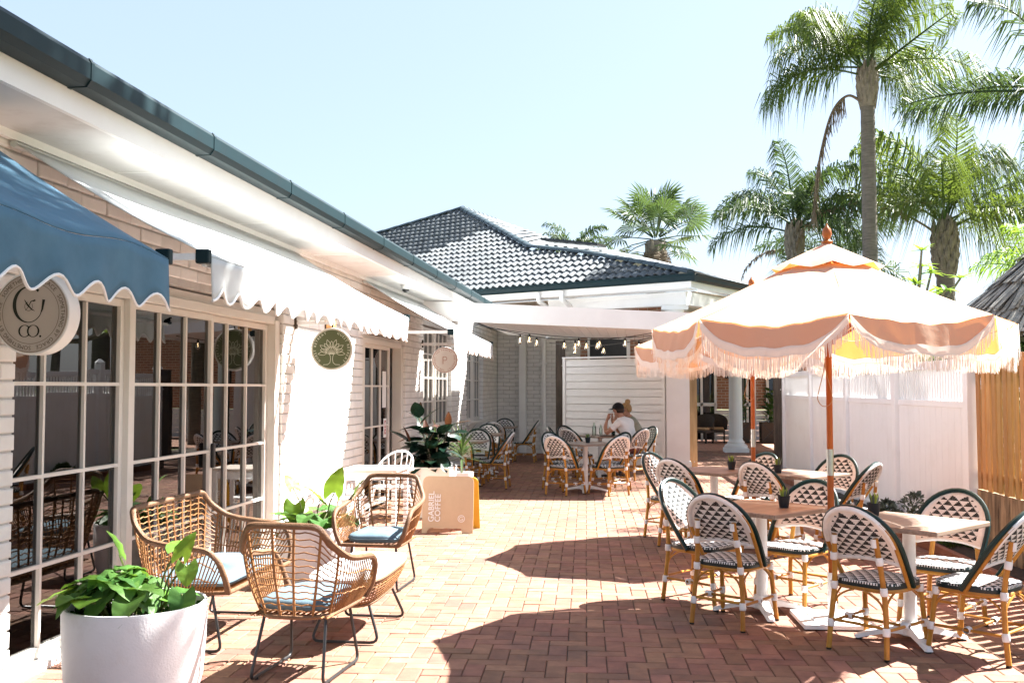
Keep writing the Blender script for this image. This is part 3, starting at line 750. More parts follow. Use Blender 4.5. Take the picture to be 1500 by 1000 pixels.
# keep the frame right-handed so faces look outwards
if BAS.determinant() < 0: BAS = Matrix((-un, e2, nn)).transposed().to_4x4(); SG = -1
else: SG = 1
for j in range(0, 30):
    for i in range(-2, 72):
        x, y = i*TW, j*TL+.04
        if inside(x, y+.12, poly):
            w = C0+un*x+e2*y+nn*random.uniform(-.004, .004)
            tt.append(HI @ Matrix.Translation(w) @ BAS)
def tkey(m, z):
    p = m.translation+Vector((1.07, 19, 0)); zz = shows(p, 0)
    if zz is None: return 0
    v = p-Vector((0, 0, CAMZ)); px = 750+1458*v.dot(_r)/v.dot(_fw)
    return 1/zz if px > 600 else 0
_sh = shows
def shows(p, m=30): return _sh(Vector(p)+Vector((1.07, 19, 0)), m)
pieces(house, 'roof_tile', tm, tt, 300, 'roof_tiles', key=tkey)
shows = _sh
# far slope seen past the hip, with a roof light
Q = [Vector(p) for p in ((-2.35, 29.0, 5.93), (-.09, 25.0, 4.93), (1.06, 20.5, 4.04))]
far = [P3[0], Vector((2.2, 21.1, 3.74)), Vector((3.8, 28, 3.74)), Vector((-1.0, 33, 6.2)), P3[4]]
mb = MB(); b = [P3[0], P3[1], P3[2], P3[3], P3[4], Vector((-4.2, 30.5, 6.75)), Q[0], Q[1], Q[2]]
vs = [p+Vector((0, 0, .02)) for p in b]
mb.add(vs, [(0, 1, 8), (1, 2, 7, 8), (2, 3, 6, 7), (3, 4, 5, 6)]); mb.add([Q[0], Q[1], Q[2], Vector((2.2, 21.1, 3.74)), Vector((4.5, 25, 3.74)), Vector((4, 31, 3.9))], [(0, 1, 5), (1, 4, 5), (1, 2, 4), (2, 3, 4)])
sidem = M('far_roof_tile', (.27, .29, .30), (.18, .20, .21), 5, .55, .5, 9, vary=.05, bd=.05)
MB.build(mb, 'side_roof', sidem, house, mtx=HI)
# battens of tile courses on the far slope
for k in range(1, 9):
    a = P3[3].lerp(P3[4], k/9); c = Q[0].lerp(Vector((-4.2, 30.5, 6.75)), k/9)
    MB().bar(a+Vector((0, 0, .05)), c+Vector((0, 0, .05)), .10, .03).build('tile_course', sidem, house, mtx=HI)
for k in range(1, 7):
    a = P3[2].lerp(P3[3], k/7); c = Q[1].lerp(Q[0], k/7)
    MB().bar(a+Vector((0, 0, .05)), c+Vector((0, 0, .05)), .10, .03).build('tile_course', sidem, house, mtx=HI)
sl = MB().bar(Vector((-2.15, 24.2, 5.22)), Vector((-.75, 23.6, 4.98)), .5, .06); sl.build('roof_light', BLACKM, house, mtx=HI)
def ridge(pts):
    for a, b in zip(pts[:-1], pts[1:]):
        L = (b-a).length; n = max(1, int(L/.36))
        for i in range(n):
            p = a.lerp(b, i/n); q = a.lerp(b, (i+1.12)/n)
            up = Vector((0, 0, 1)); d = (q-p).normalized(); sd = d.cross(up).normalized()
            mb = MB(); vs = []
            for e, r in ((p, .115), (q, .10)):
                vs += [e+sd*r*math.cos(PI*k/6)+up*(r*.75*math.sin(PI*k/6)+.02) for k in range(7)]
            mb.add(vs, [(k, k+1, 8+k, 7+k) for k in range(6)]+[tuple(range(6, -1, -1))]).build('ridge_tile', RIDGE, house, True, HI)
ridge([P3[0], P3[1], P3[2], P3[3], P3[4]]); ridge([P3[4], P3[5], P3[6]]); ridge([P3[4], Vector((-4.2, 30.5, 6.75))])
# green gutters
def hgutter(a, b, off):
    d = (b-a); o = off
    mb = MB(); up = Vector((0, 0, 1)); prof = [(0, -.125), (.09, -.125), (.12, -.10), (.125, -.03), (.14, -.015), (.14, .01), (.115, .01), (.1, -.02), (.0, -.02)]
    vs = [a+o*x+up*z for x, z in prof]+[b+o*x+up*z for x, z in prof]; m = len(prof)
    mb.add(vs, [(i, (i+1) % m, m+(i+1) % m, m+i) for i in range(m)]+[tuple(range(m)), tuple(range(2*m-1, m-1, -1))])
    return mb.build('gutter', GUTTER, house, mtx=HI)
vn = Vector((.48, .877, 0))
hgutter(C0-vn*.0+un*-.13, C0+un*10.5, -vn); hgutter(C0+un*-.0-vn*.0, C0+vn*2.6, -un)
# verandah: fascia, entablature, soffit, ceiling, brick wall, columns
def slab(p0, p1, w, z0, z1, name, mat, shift=0):
    a = Vector((p0.x, p0.y, (z0+z1)/2)); b = Vector((p1.x, p1.y, (z0+z1)/2))
    return MB().bar(a, b, w, z1-z0).build(name, mat, house, mtx=HI)
slab(C0+vn*.03, C0+un*10+vn*.03, .04, 3.50, 3.72, 'fascia', WHITE); slab(C0+un*.03+vn*.06, C0+un*.03+vn*2.5, .04, 3.50, 3.72, 'fascia', WHITE)
slab(C0+vn*.28+un*.12, C0+un*10+vn*.28, .46, 3.49, 3.505, 'soffit', WHITE)
slab(C0+vn*.62+un*.34, C0+un*3.6+vn*.62, .24, 3.22, 3.48, 'entablature', WHITE); slab(C0+vn*.50+un*.34, C0+un*3.6+vn*.50, .05, 3.40, 3.475, 'moulding', WHITE); slab(C0+vn*.505+un*.36, C0+un*3.6+vn*.505, .03, 3.24, 3.28, 'moulding', WHITE)
slab(C0+vn*.75+un*.45, C0+vn*5+un*.45, .24, 3.22, 3.48, 'entablature', WHITE)
slab(C0+vn*2+un*.3, C0+un*9+vn*2, 2.4, 3.49, 3.51, 'verandah_ceiling', M('bounce_tinted_ceiling', (.66, .55, .45), rough=.7))  # white ceiling, warm bounce light from below painted into its colour
a = C0+vn*2.9+un*2.0; b = C0+un*4.3+vn*2.9
mb = MB(); mb.grid(lambda u, v: (a.x+(b.x-a.x)*u, a.y+(b.y-a.y)*u, 3.5*v), 1, 1, lambda u, v: (2.3*u, 3.5*v)); mb.build('brick_wall', FBRICK, house, mtx=HI)
for k, tpos in enumerate((1.5,)):
    p = a.lerp(b, tpos/2.3)-vn*.03; p.z = 0
    w = MB().bar(p+Vector((0, 0, 2.0))-un*.5, p+Vector((0, 0, 2.0))+un*.5, .05, 1.5).build('window', BLACKM, house, mtx=HI)
    for s in (-.53, .53): MB().bar(p+un*s+Vector((0, 0, 1.2)), p+un*s+Vector((0, 0, 2.8)), .07, .08, (1, 0, 0)).build('frame', WHITE, w)
def column(parent, loc, h, r=.165, z0=0, n=20):
    mb = MB(); prof = []
    mb.box((loc[0], loc[1], z0+.05), (2*r+.26, 2*r+.26, .10))
    prof = [(r+.12, .10), (r+.125, .15), (r+.09, .19), (r+.045, .21), (r+.05, .25), (r+.01, .29), (r, .34), (r*.98, h*.5), (r*.88, h-.35), (r*.93, h-.34), (r*.93, h-.31), (r*.88, h-.30), (r*.9, h-.2), (r*1.2, h-.12), (r*1.35, h-.08)]
    mb.lathe([(a, z0+b) for a, b in prof], n, (loc[0], loc[1], 0)); mb.box((loc[0], loc[1], z0+h-.04), (2*r+.22, 2*r+.22, .08))
    # flutes as shallow raised fillets
    for k in range(16):
        an = 2*PI*k/16; c_, s_ = math.cos(an), math.sin(an)
        mb.bar((loc[0]+c_*r, loc[1]+s_*r, z0+.36), (loc[0]+c_*r*.89, loc[1]+s_*r*.89, z0+h-.36), .02, .012, (c_, s_, 0))
    return mb.build('column', WHITE, parent, True, HI, 35)
column(house, (.80, 20.0), .62, .15, 2.6)
column(house, (2.52, 25.55), 3.2)
column(house, (3.78, 25.2), 3.2, .15)
for x, t0 in ((0, 3.5), (1, 2.9)):
    p = C0+un*t0+vn*(.02 if x == 0 else -.0)
    MB().tube(fillet([p+Vector((0, 0, -.16))-vn*.06, p+Vector((0, 0, -.32))-vn*.06, p+Vector((0, 0, -.45))+vn*.3, p+Vector((0, 0, -1.1))+vn*.3], .08), .05, 12).build('downpipe', WHITE, house, True, HI)

# ---------------------------------------------------------------- courtyard seen through the gateway
ct = empty('courtyard_house', (3, 31, 0)); tag(ct, 'red brick courtyard house with tall white-framed windows beyond the gateway', 'house')
KI = Matrix.Translation((-3, -31, 0))
mb = MB(); mb.grid(lambda u, v: (.6+9*u, 31.0, .95+2.8*v), 1, 1, lambda u, v: (9*u, 2.8*v)); mb.build('brick_wall', FBRICK, ct, mtx=KI)
for i in range(6): MB().box((5.1, 30.98, .08+i*.155), (9, .05, .148), Matrix.Rotation(-.04, 3, 'X')).build('dado_board', WHITE, ct, mtx=KI)
for x0, x1 in ((1.62, 2.45), (3.18, 3.62), (4.0, 4.75)):
    w = MB().box(((x0+x1)/2, 30.93, 1.35), (x1-x0, .04, 2.6)).build('window', GLASS, ct, mtx=KI)
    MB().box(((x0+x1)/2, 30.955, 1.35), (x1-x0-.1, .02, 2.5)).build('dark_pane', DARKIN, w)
    for x in (x0, (x0+x1)/2, x1): MB().box((x, 30.90, 1.35), (.07, .07, 2.7)).build('frame', WHITE, w)
    for z in (1.1, 2.68): MB().box(((x0+x1)/2, 30.895, z), (x1-x0, .06, .10)).build('frame', WHITE, w)
MB().box((2.85, 30.9, 2.05), (.22, .18, .32), None, .02).build('wall_lantern', BLACKM, ct, mtx=KI)
MB().box((3.0, 29.2, 3.62), (6.2, 6.6, .12)).build('verandah_roof', WHITE, ct, mtx=KI)
WICK = M('dark_wicker', (.075, .058, .045), (.04, .03, .024), 40, .7, .5, 120)
for i, (x, y) in enumerate(((1.95, 29.6), (2.35, 29.9))):
    c = empty('wicker_chair', (x, y, 0), R(150+25*i)); tag(c, ('dark wicker armchair with tan cushion beside the courtyard window', 'dark wicker armchair set further back by the courtyard brick wall')[i], 'chair')
    MB().grid(lambda u, v: ((.34+.03*v)*math.cos(PI*u), -(.30)*math.sin(PI*u)-.02*v, .36+.48*v*(.55+.45*math.sin(PI*u))), 16, 6).build('backrest', WICK, c, True)
    MB().box((0, .05, .34), (.58, .52, .08), None, .02).build('seat', WICK, c)
    MB().box((0, .06, .415), (.5, .46, .07), None, .03).build('cushion', M('tan_cushion', (.40, .27, .15), rough=.9), c)
    for sx in (-1, 1):
        for sy in (-1, 1): MB().bar((sx*.26, .05+sy*.23, 0), (sx*.26, .05+sy*.23, .32), .05, .05, (1, 0, 0)).build('leg', WICK, c)
def leaf_mesh(L, W, mat, fold=.25, curl=.3, tip=1.0, heart=0, nx=4, ny=8, name='leaf', ripple=0):
    """a leaf along +Y from its stalk, folded on its midrib"""
    def fn(u, v):
        t = v; s = u*2-1
        w = W*.5*(math.sin(PI*min(1, t**.75))**.8*(1-.15*t) if not heart else math.sin(PI*min(1, (t*.84+.16)**.78))**.85)
        y = L*t-(heart*L*.34*abs(s)**1.3*(1-t)**2)
        z = fold*abs(s)*w-curl*L*t*t+ripple*math.sin(t*20)*abs(s)*w
        return (s*w, y, z)
    return MB().grid(fn, nx*2, ny).mesh(name, mat, True)
for i, (x, y, h, lb) in enumerate(((3.95, 30.1, 1.55, 'fiddle-leaf fig in a dark crossed planter box by the gateway'), (3.05, 29.9, 1.35, 'leafy potted shrub behind the white column'))):
    p = empty('potted_fig', (x, y, 0)); tag(p, lb, 'plant')
    MB().box((0, 0, .30), (.55, .55, .58), None, .01).build('planter_box', WICK, p)
    for s in (-1, 1): MB().bar((-.25*s, -.285, .04), (.25*s, -.285, .56), .03, .015, (0, -1, 0)).build('cross_slat', BLACKM, p)
    lm = leaf_mesh(.26, .17, LEAFD, name='leaf'); 
    for k in range(4): MB().tube([(random.uniform(-.08, .08), random.uniform(-.08, .08), .5), (random.uniform(-.15, .15), random.uniform(-.15, .15), h)], .012, 6).build('stem', STEM, p)
    for k in range(60):
        a = random.random()*2*PI; r = random.uniform(.02, .16); z = random.uniform(.62, h)
        link('leaf', lm, p, Matrix.Translation((r*math.cos(a), r*math.sin(a), z)) @ Matrix.Rotation(a-PI/2, 4, 'Z') @ Matrix.Rotation(random.uniform(.1, 1.0), 4, 'X') @ Matrix.Scale(random.uniform(.7, 1.15), 4))

# ---------------------------------------------------------------- white fence, batten fence and planting bed
F0 = Vector((3.325, 10.40, 0))
fence = empty('white_fence', F0, ROT); tag(fence, 'tall white panel fence with a slatted top band and square posts', 'fence')
VINYL = M('white_vinyl', (.88, .875, .875), (.85, .84, .84), 2, .4, dirt=(.78, .765, .75), ds=1.8)
pkm = MB().box((0, 0, 0), (.018, .042, .36)).mesh('picket', VINYL)
for k in range(5):
    y = k*2.32
    po = MB().box((0, y, 1.0), (.13, .13, 2.0), None, .006).build('post', VINYL, fence)
    MB().lathe([(.105, 2.0), (.105, 2.03), (.02, 2.09), (.0, 2.09)], 4, (0, y, 0)).build('cap', VINYL, po, mtx=Matrix.Rotation(0, 4, 'Z'))
    if k < 4:
        y0, y1 = y+.065, y+2.255
        nb = 12; bw = (y1-y0)/nb
        pan = MB().box((.012, (y0+y1)/2, .74), (.02, y1-y0, 1.36)).build('panel', VINYL, fence)
        for i in range(nb): MB().box((-.006, y0+bw*(i+.5), .74), (.016, bw-.005, 1.34)).build('board', VINYL, pan)
        for z, h in ((.05, .09), (1.43, .07), (1.85, .09)): MB().box((0, (y0+y1)/2, z), (.05, y1-y0, h), None, .004).build('rail', VINYL, fence)
        npk = 27
        for i in range(npk): link('picket', pkm, fence, Matrix.Translation((0, y0+(y1-y0)*(i+.5)/npk, 1.635)))

bf = empty('batten_fence', F0, ROT); tag(bf, 'warm timber batten fence standing on stained boards', 'fence')
btm = MB().box((0, 0, 0), (.02, .084, 1.30), None, .004).mesh('batten', TIMBER)
for i in range(30):
    link('batten', btm, bf, Matrix.Translation((.02+random.uniform(-.004, .004), -.14-i*.122, 1.265+random.uniform(-.006, .006))) @ Matrix.Rotation(random.gauss(0, .006), 4, 'X'))
for z in (.75, 1.75): MB().box((.055, -1.85, z), (.04, 3.6, .07)).build('rail', TIMBER, bf)
STAIN = M('stained_wall_board', (.52, .36, .21), (.035, .025, .018), 1.7, .85, .5, 30, stretch=(3, 5, .8), dirt=(.03, .022, .016), ds=2.6)
for i in range(14):
    MB().box((.03+random.uniform(-.006, .006), -.2-i*.25, .30), (.04, .243, .62), Matrix.Rotation(random.gauss(0, .006), 3, 'Y')).build('wall_board', STAIN, bf)
# bed between paving and fence
bed = empty('planting_bed', F0, ROT); tag(bed, 'narrow dark mulch bed edged with timber along the fence foot', 'garden bed')
def soil(u, v):
    x = -.42+.40*u; y = -5+14*v
    return (x, y, .02+.05*math.sin(PI*u)+.015*math.sin(v*190+u*9)*math.cos(u*17+v*80))
MB().grid(soil, 10, 160).build('soil', EARTH, bed, True)
EDG = M('edging_timber', (.26, .11, .065), (.18, .075, .045), 5, .8, .3, 30)
for k in range(7): MB().box((-.44, -4.0+k*1.9, .045), (.06, 1.88, .09), None, .006).build('edging', EDG, bed)
GREYLEAF = M('grey_green_leaf', (.13, .16, .12), (.07, .09, .07), 10, .6, vary=.3)
def bush(loc, r, h, mat, label, n=260, ll=.05, cat='shrub', name='shrub', nm='leaves'):
    s = empty(name, loc); tag(s, label, cat)
    mb = MB()
    for k in range(n):
        a = random.random()*2*PI; q = random.random()**.5; z = random.random()
        rr = r*q*math.sin(PI*min(1, .25+.7*z))*random.uniform(.75, 1.1)
        p = Vector((rr*math.cos(a), rr*math.sin(a), h*z)); d = Vector((math.cos(a)*q+random.gauss(0, .4), math.sin(a)*q+random.gauss(0, .4), random.uniform(-.2, .9))).normalized()
        sd = d.cross(Vector((random.gauss(0, 1), random.gauss(0, 1), random.gauss(0, 1)))).normalized(); L = ll*random.uniform(.6, 1.3)
        mb.add([p, p+d*L*.5+sd*L*.24, p+d*L, p+d*L*.5-sd*L*.24], [(0, 1, 2, 3)])
    mb.build(nm, mat, s); st = MB()
    for k in range(5):
        a = k*1.3; st.tube([(0, 0, 0), (r*.3*math.cos(a), r*.3*math.sin(a), h*.6)], .008, 5)
    st.build('stems', STEM, s); return s
for i, (y, r, h, lb) in enumerate(((11.55, .24, .38, 'bushy grey-green lavender shrub at the foot of the white fence'), (12.6, .14, .18, 'low grey-green sprig beside the lavender shrub'), (10.3, .17, .16, 'low dark plant at the corner of the batten fence'), (16.0, .2, .2, 'low scrubby plant at the far end of the white fence'))):
    p = F0+FD*(y-10.4)-FN*.2; bush((p.x, p.y, .05), r, h, (GREYLEAF, GREYLEAF, HEDGE, HEDGE)[i], lb, 420, .06)
# hedges behind the fences
for i, (x, y, r, h, lb) in enumerate(((4.75, 13.0, .8, 2.16, 'clipped green hedge showing above the white fence'), (5.1, 10.4, .95, 2.13, 'dark hedge behind the batten fence under the thatch'), (4.75, 17.2, .8, 2.14, 'dark rounded shrub above the far white fence panels'))):
    bush((x, y, 0), r*1.5, h, HEDGE, lb, 5200, .085, 'hedge', 'hedge', 'leaves')

# ---------------------------------------------------------------- thatched umbrella behind the fence
th_ = empty('thatched_shelter', (5.35, 13.2, 0)); tag(th_, 'layered grey thatched shelter roof behind the batten fence', 'shelter')
MB().tube([(0, 0, 0), (0, 0, 3.3)], .07, 12).build('post', OLDWOOD, th_, True)
for k in range(4):
    r0, r1 = .10+.34*k, .10+.34*(k+1.25); z0 = 3.55-.33*k; z1 = z0-.35
    mb = MB()
    MB().lathe([(r0*.8, z0-.05), (r1*.9, z1-.02)], 40).build('underlay', BLACKM, th_)
    n = 260+160*k
    for i in range(n):
        a = 2*PI*i/n+random.gauss(0, .02); da = random.gauss(0, .03); w = random.uniform(.008, .016); e = random.uniform(.92, 1.07)
        p = Vector((r0*math.cos(a), r0*math.sin(a), z0+random.uniform(0, .04))); q = Vector((r1*e*math.cos(a+da), r1*e*math.sin(a+da), z1+random.uniform(-.05, .04)))
        sd = Vector((-math.sin(a), math.cos(a), 0))*w*(1.6+.5*k); mb.add([p-sd, p+sd, q+sd*.8, q-sd*.8], [(0, 1, 2, 3)])
    o = mb.build('thatch_layer', THATCH, th_); o['kind'] = 'stuff'
# ---------------------------------------------------------------- palms
def rachis(L, el, droop, n=14):
    pts = []; p = Vector((0, 0, 0)); a = el
    for i in range(n+1):
        pts.append(p.copy()); p = p+Vector((math.cos(a), 0, math.sin(a)))*(L/n); a -= droop*(.35+1.3*i/n)/n
    return pts
def frond_mesh(L, el, droop, ll, n, mat, plum=.5, w=.03, dry=False, hang=.6):
    mb = MB(); pts = rachis(L, el, droop)
    mb.tube(pts, [.03*(1-.9*i/len(pts)) for i in range(len(pts))], 4)
    for i in range(n):
        t = .16+.84*(i+random.random())/n; k = t*(len(pts)-1); j = min(int(k), len(pts)-2)
        p = pts[j].lerp(pts[j+1], k-j); d = (pts[j+1]-pts[j]).normalized(); upv = Vector((-d.z, 0, d.x))
        for s in (-1, 1):
            l = ll*(math.sin(PI*(.12+.85*t))**.6)*random.uniform(.75, 1.12)
            dirv = (Vector((0, s, 0))*.85+d*(.45+.5*t)+upv*random.gauss(.1, plum)).normalized()
            mid = p+dirv*l*.5; tip = p+dirv*l*.9+Vector((0, 0, -1))*l*hang*random.uniform(.5, 1.2)
            wd_ = (d+upv*random.gauss(0, .5)).normalized()*w*random.uniform(.7, 1.2)*.5
            mb.add([p-wd_*.6, p+wd_*.6, mid+wd_, mid-wd_, tip], [(0, 1, 2, 3), (3, 2, 4)])
    return mb.mesh('frond', mat)
def feather_palm(name, loc, zc, label, Lf, nf, els, mat, ll=.62, r=.15, bootl=.6, seed=1, n=58, droop=1.7, dry=1, base=True, w=.034, spear=True, hang=.6):
    random.seed(seed); t = empty(name, loc); tag(t, label, 'palm tree', 'palms behind the patio')
    z0 = zc-bootl
    tp = [(.03*math.sin(i*.7+seed), .03*math.cos(i*.9+seed), z0*i/12) for i in range(13)]
    tr = MB(); ring = []
    for i in range(61):
        z = z0*i/60; ring.append((r*(1.12-.18*i/60)*(1+.035*(i % 2)), z))
    tr.lathe(ring, 14); tr.build('trunk', TRUNK, t, True, ang=80)
    bt = MB()
    for k in range(46):
        a = k*2.4; zz = z0+bootl*(k/46)*.85; rr = r*(1.0+.22*math.sin(PI*k/46))
        bt.tube([(rr*.75*math.cos(a), rr*.75*math.sin(a), zz-.08), (rr*1.08*math.cos(a), rr*1.08*math.sin(a), zz+.16), (rr*1.02*math.cos(a+.1), rr*1.02*math.sin(a+.1), zz+.36)], [.06*r/.15, .045*r/.15, .015], 6)
    bt.lathe([(r*.98, z0-.05), (r*1.12, z0+bootl*.4), (r*1.02, z0+bootl*.85), (r*.6, z0+bootl*1.1), (.01, z0+bootl*1.25)], 14)
    bt.build('leaf_bases', BOOT, t, True)
    cr = empty('crown', (0, 0, zc-.1)); cr.parent = t
    meshes = {}
    for i in range(nf):
        el = els[i % len(els)]
        key = (el, i % 2)
        if key not in meshes: meshes[key] = frond_mesh(Lf*random.uniform(.88, 1.08), R(el), droop*random.uniform(.85, 1.15), ll, n, mat, .45, w, hang=hang)
        a = i*2.39996+random.gauss(0, .15)
        link('frond', meshes[key], cr, Matrix.Rotation(a, 4, 'Z') @ Matrix.Translation((r*.5, 0, random.uniform(-.1, .15))) @ Matrix.Rotation(random.gauss(0, .35), 4, 'X') @ Matrix.Scale(random.uniform(.9, 1.08), 4))
    for k in range(dry):
        me = frond_mesh(Lf*1.3, R(38), 2.35, ll*.3, 60, PALMDRY, .3, .05, hang=.9)
        link('dead_frond', me, cr, Matrix.Rotation(PI-.1+k*1.9, 4, 'Z') @ Matrix.Translation((r, 0, -.15)))
    return t
feather_palm('queen_palm', (5.03, 22, 0), 8.5, 'tallest queen palm with a slender bare grey trunk and one dead frond', 2.6, 21, [84, 66, 48, 30, 14, 76, 57, 38, 5], PALMG, .82, .155, .8, 3, 84, 1.75, dry=0, w=.030, hang=.95)
feather_palm('queen_palm', (4.09, 26, 0), 5.75, 'shorter queen palm between the fan palm and the tallest palm', 2.35, 19, [84, 62, 45, 20, 72, 30, 5], PALMD, .72, .17, .9, 11, 70, 1.7, 0, w=.033, hang=.9)
feather_palm('queen_palm', (7.55, 25.3, 0), 5.65, 'lush light green queen palm with shaggy leaf bases beside the fence', 3.1, 15, [86, 66, 40, 12, 76, 25, 52], PALMG, 1.0, .22, 1.25, 23, 88, 1.5, 1, w=.038, hang=1.1)
feather_palm('queen_palm', (6.45, 15.4, 0), 5.9, 'dark leafy palm whose fronds arch over the thatched shelter', 2.5, 12, [60, 30, 45, 10], PALMD, .62, .17, .8, 31, 74, 1.6, 0, w=.027, hang=.9)
feather_palm('queen_palm', (-2.75, 45, 0), 7.75, 'small distant palm crown peeping over the tiled roof', 2.0, 14, [70, 40, 15, 55], PALMD, .55, .14, .5, 5, 40, 1.6, 0, w=.05)
feather_palm('queen_palm', (7.5, 18.4, 0), 3.5, 'young yellow-green palm above the thatched shelter', 1.6, 10, [75, 45, 25, 60], LEAFY, .5, .11, .4, 8, 46, 1.3, 0, w=.028)
feather_palm('queen_palm', (5.6, 27.5, 0), 5.0, 'bushy palm mass behind the slender tall trunk', 2.4, 13, [70, 45, 20, 5, -10], PALMD, .7, .16, .8, 41, 60, 1.7, 1, w=.034)
feather_palm('queen_palm', (4.3, 6.65, 0), 10.2, 'unseen tall palm close behind the batten fence, added to shade the blue awning', 3.1, 30, [60, 35, 10, 45, 20, -5], PALMG, .85, .15, .8, 51, 70, 1.5, 0, w=.07)  # out-of-view palm, added for its dappled shade on the blue awning
random.seed(9)
tall = [o for o in bpy.data.objects if o.get('label', '').startswith('tallest queen palm')][0]
dp = smooth_path([(-.1, 0, 7.75), (-.42, -.02, 7.9), (-.75, -.03, 7.55), (-1.0, -.03, 6.7), (-1.12, -.02, 5.9), (-1.14, 0, 5.35)], 6); mb = MB(); mb.tube(dp, [.035-.028*i/len(dp) for i in range(len(dp))], 5)
for i in range(8, len(dp)):
    for k in range(9):
        p = dp[i-1].lerp(dp[i], random.random()); e = p+Vector((random.gauss(0, .05), random.gauss(0, .05), -random.uniform(.25, .5))); w_ = Vector((random.gauss(0, 1), random.gauss(0, 1), 0)).normalized()*.012
        mb.add([p-w_, p+w_, e+w_*.4, e-w_*.4], [(0, 1, 2, 3)])
mb.build('dead_frond', PALMDRY, tall)
# fan palm
def fan_leaf(r, mat, n=34, pet=.7):
    mb = MB(); mb.tube([(0, 0, 0), (pet*.6, 0, .05), (pet, 0, .0)], [.022, .016, .012], 5)
    for i in range(n):
        a = R(-140+280*i/(n-1)); l = r*(1-.18*abs(a)/2.4)*random.uniform(.93, 1.05); c, s = math.cos(a), math.sin(a)
        o = Vector((pet, 0, 0)); m = o+Vector((c, s, -.03))*l*.62+Vector((0, 0, .05*math.sin(i*PI))); tip = o+Vector((c*l, s*l, -.10*r-.22*r*random.random()))
        sd = Vector((-s, c, .35*(1 if i % 2 else -1)))*l*.045
        mb.add([o, m-sd, m+sd, tip], [(0, 1, 2), (2, 1, 3)])
    return mb.mesh('fan_leaf', mat)
random.seed(77)
fp = empty('fan_palm', (.70, 32, 0)); tag(fp, 'fan palm with round spiky leaves behind the tiled roof', 'palm tree', 'palms behind the patio')
MB().lathe([(.28*(1.05+.06*(i % 2)), 6.3*i/50) for i in range(51)], 14).build('trunk', TRUNK, fp, True)
bt = MB()
for k in range(30):
    a = k*2.4; z = 5.0+1.3*k/30; bt.tube([(.25*math.cos(a), .25*math.sin(a), z-.2), (.34*math.cos(a), .34*math.sin(a), z+.1)], [.09, .03], 5)
bt.build('leaf_bases', BOOT, fp)
cr = empty('crown', (0, 0, 6.35)); cr.parent = fp
fl = [fan_leaf(.78, PALMD, 26, 1.1), fan_leaf(.72, PALMD, 26, 1.05), fan_leaf(.8, PALMD, 28, 1.15)]
for i in range(27):
    el = (70, 48, 25, 5, -18, 35)[i % 6]; a = i*2.39996
    link('fan_leaf', fl[i % 3], cr, Matrix.Rotation(a, 4, 'Z') @ Matrix.Rotation(-R(el), 4, 'Y') @ Matrix.Translation((.15, 0, 0)) @ Matrix.Rotation(random.gauss(0, .3), 4, 'X'))
dl = fan_leaf(.55, PALMDRY, 22, .5)
for i in range(8): link('dead_leaf', dl, cr, Matrix.Rotation(i*.8, 4, 'Z') @ Matrix.Translation((.2, 0, -.15)) @ Matrix.Rotation(R(72), 4, 'Y'))
# frangipani-like tree: bare forked limbs with leaf rosettes
fr = empty('rosette_tree', (5.35, 20, 0)); tag(fr, 'small tree with leaf rosettes on bare branches behind the parasol', 'tree')
tk = MB(); tk.tube([(0, 0, 0), (.05, 0, 1.4), (0, 0, 2.6)], [.12, .10, .08], 8); tk.build('trunk', TRUNK, fr, True)
cr = empty('crown', (0, 0, 2.6)); cr.parent = fr; lm = leaf_mesh(.30, .09, LEAFY, name='leaf'); br = MB()
for k in range(26):
    a = k*2.4; ex = random.uniform(.2, 1.15); e = Vector((ex*math.cos(a), ex*math.sin(a), random.uniform(.35, 1.75)-ex*.25)); br.tube([(0, 0, 0), e*.5+Vector((0, 0, -.1)), e], [.04, .028, .02], 6)
    for j in range(9):
        b = j*2*PI/9; link('leaf', lm, cr, Matrix.Translation(e) @ Matrix.Rotation(b, 4, 'Z') @ Matrix.Rotation(random.uniform(.05, .8), 4, 'X') @ Matrix.Scale(random.uniform(.8, 1.2), 4))
br.build('branches', BOOT, cr, True)

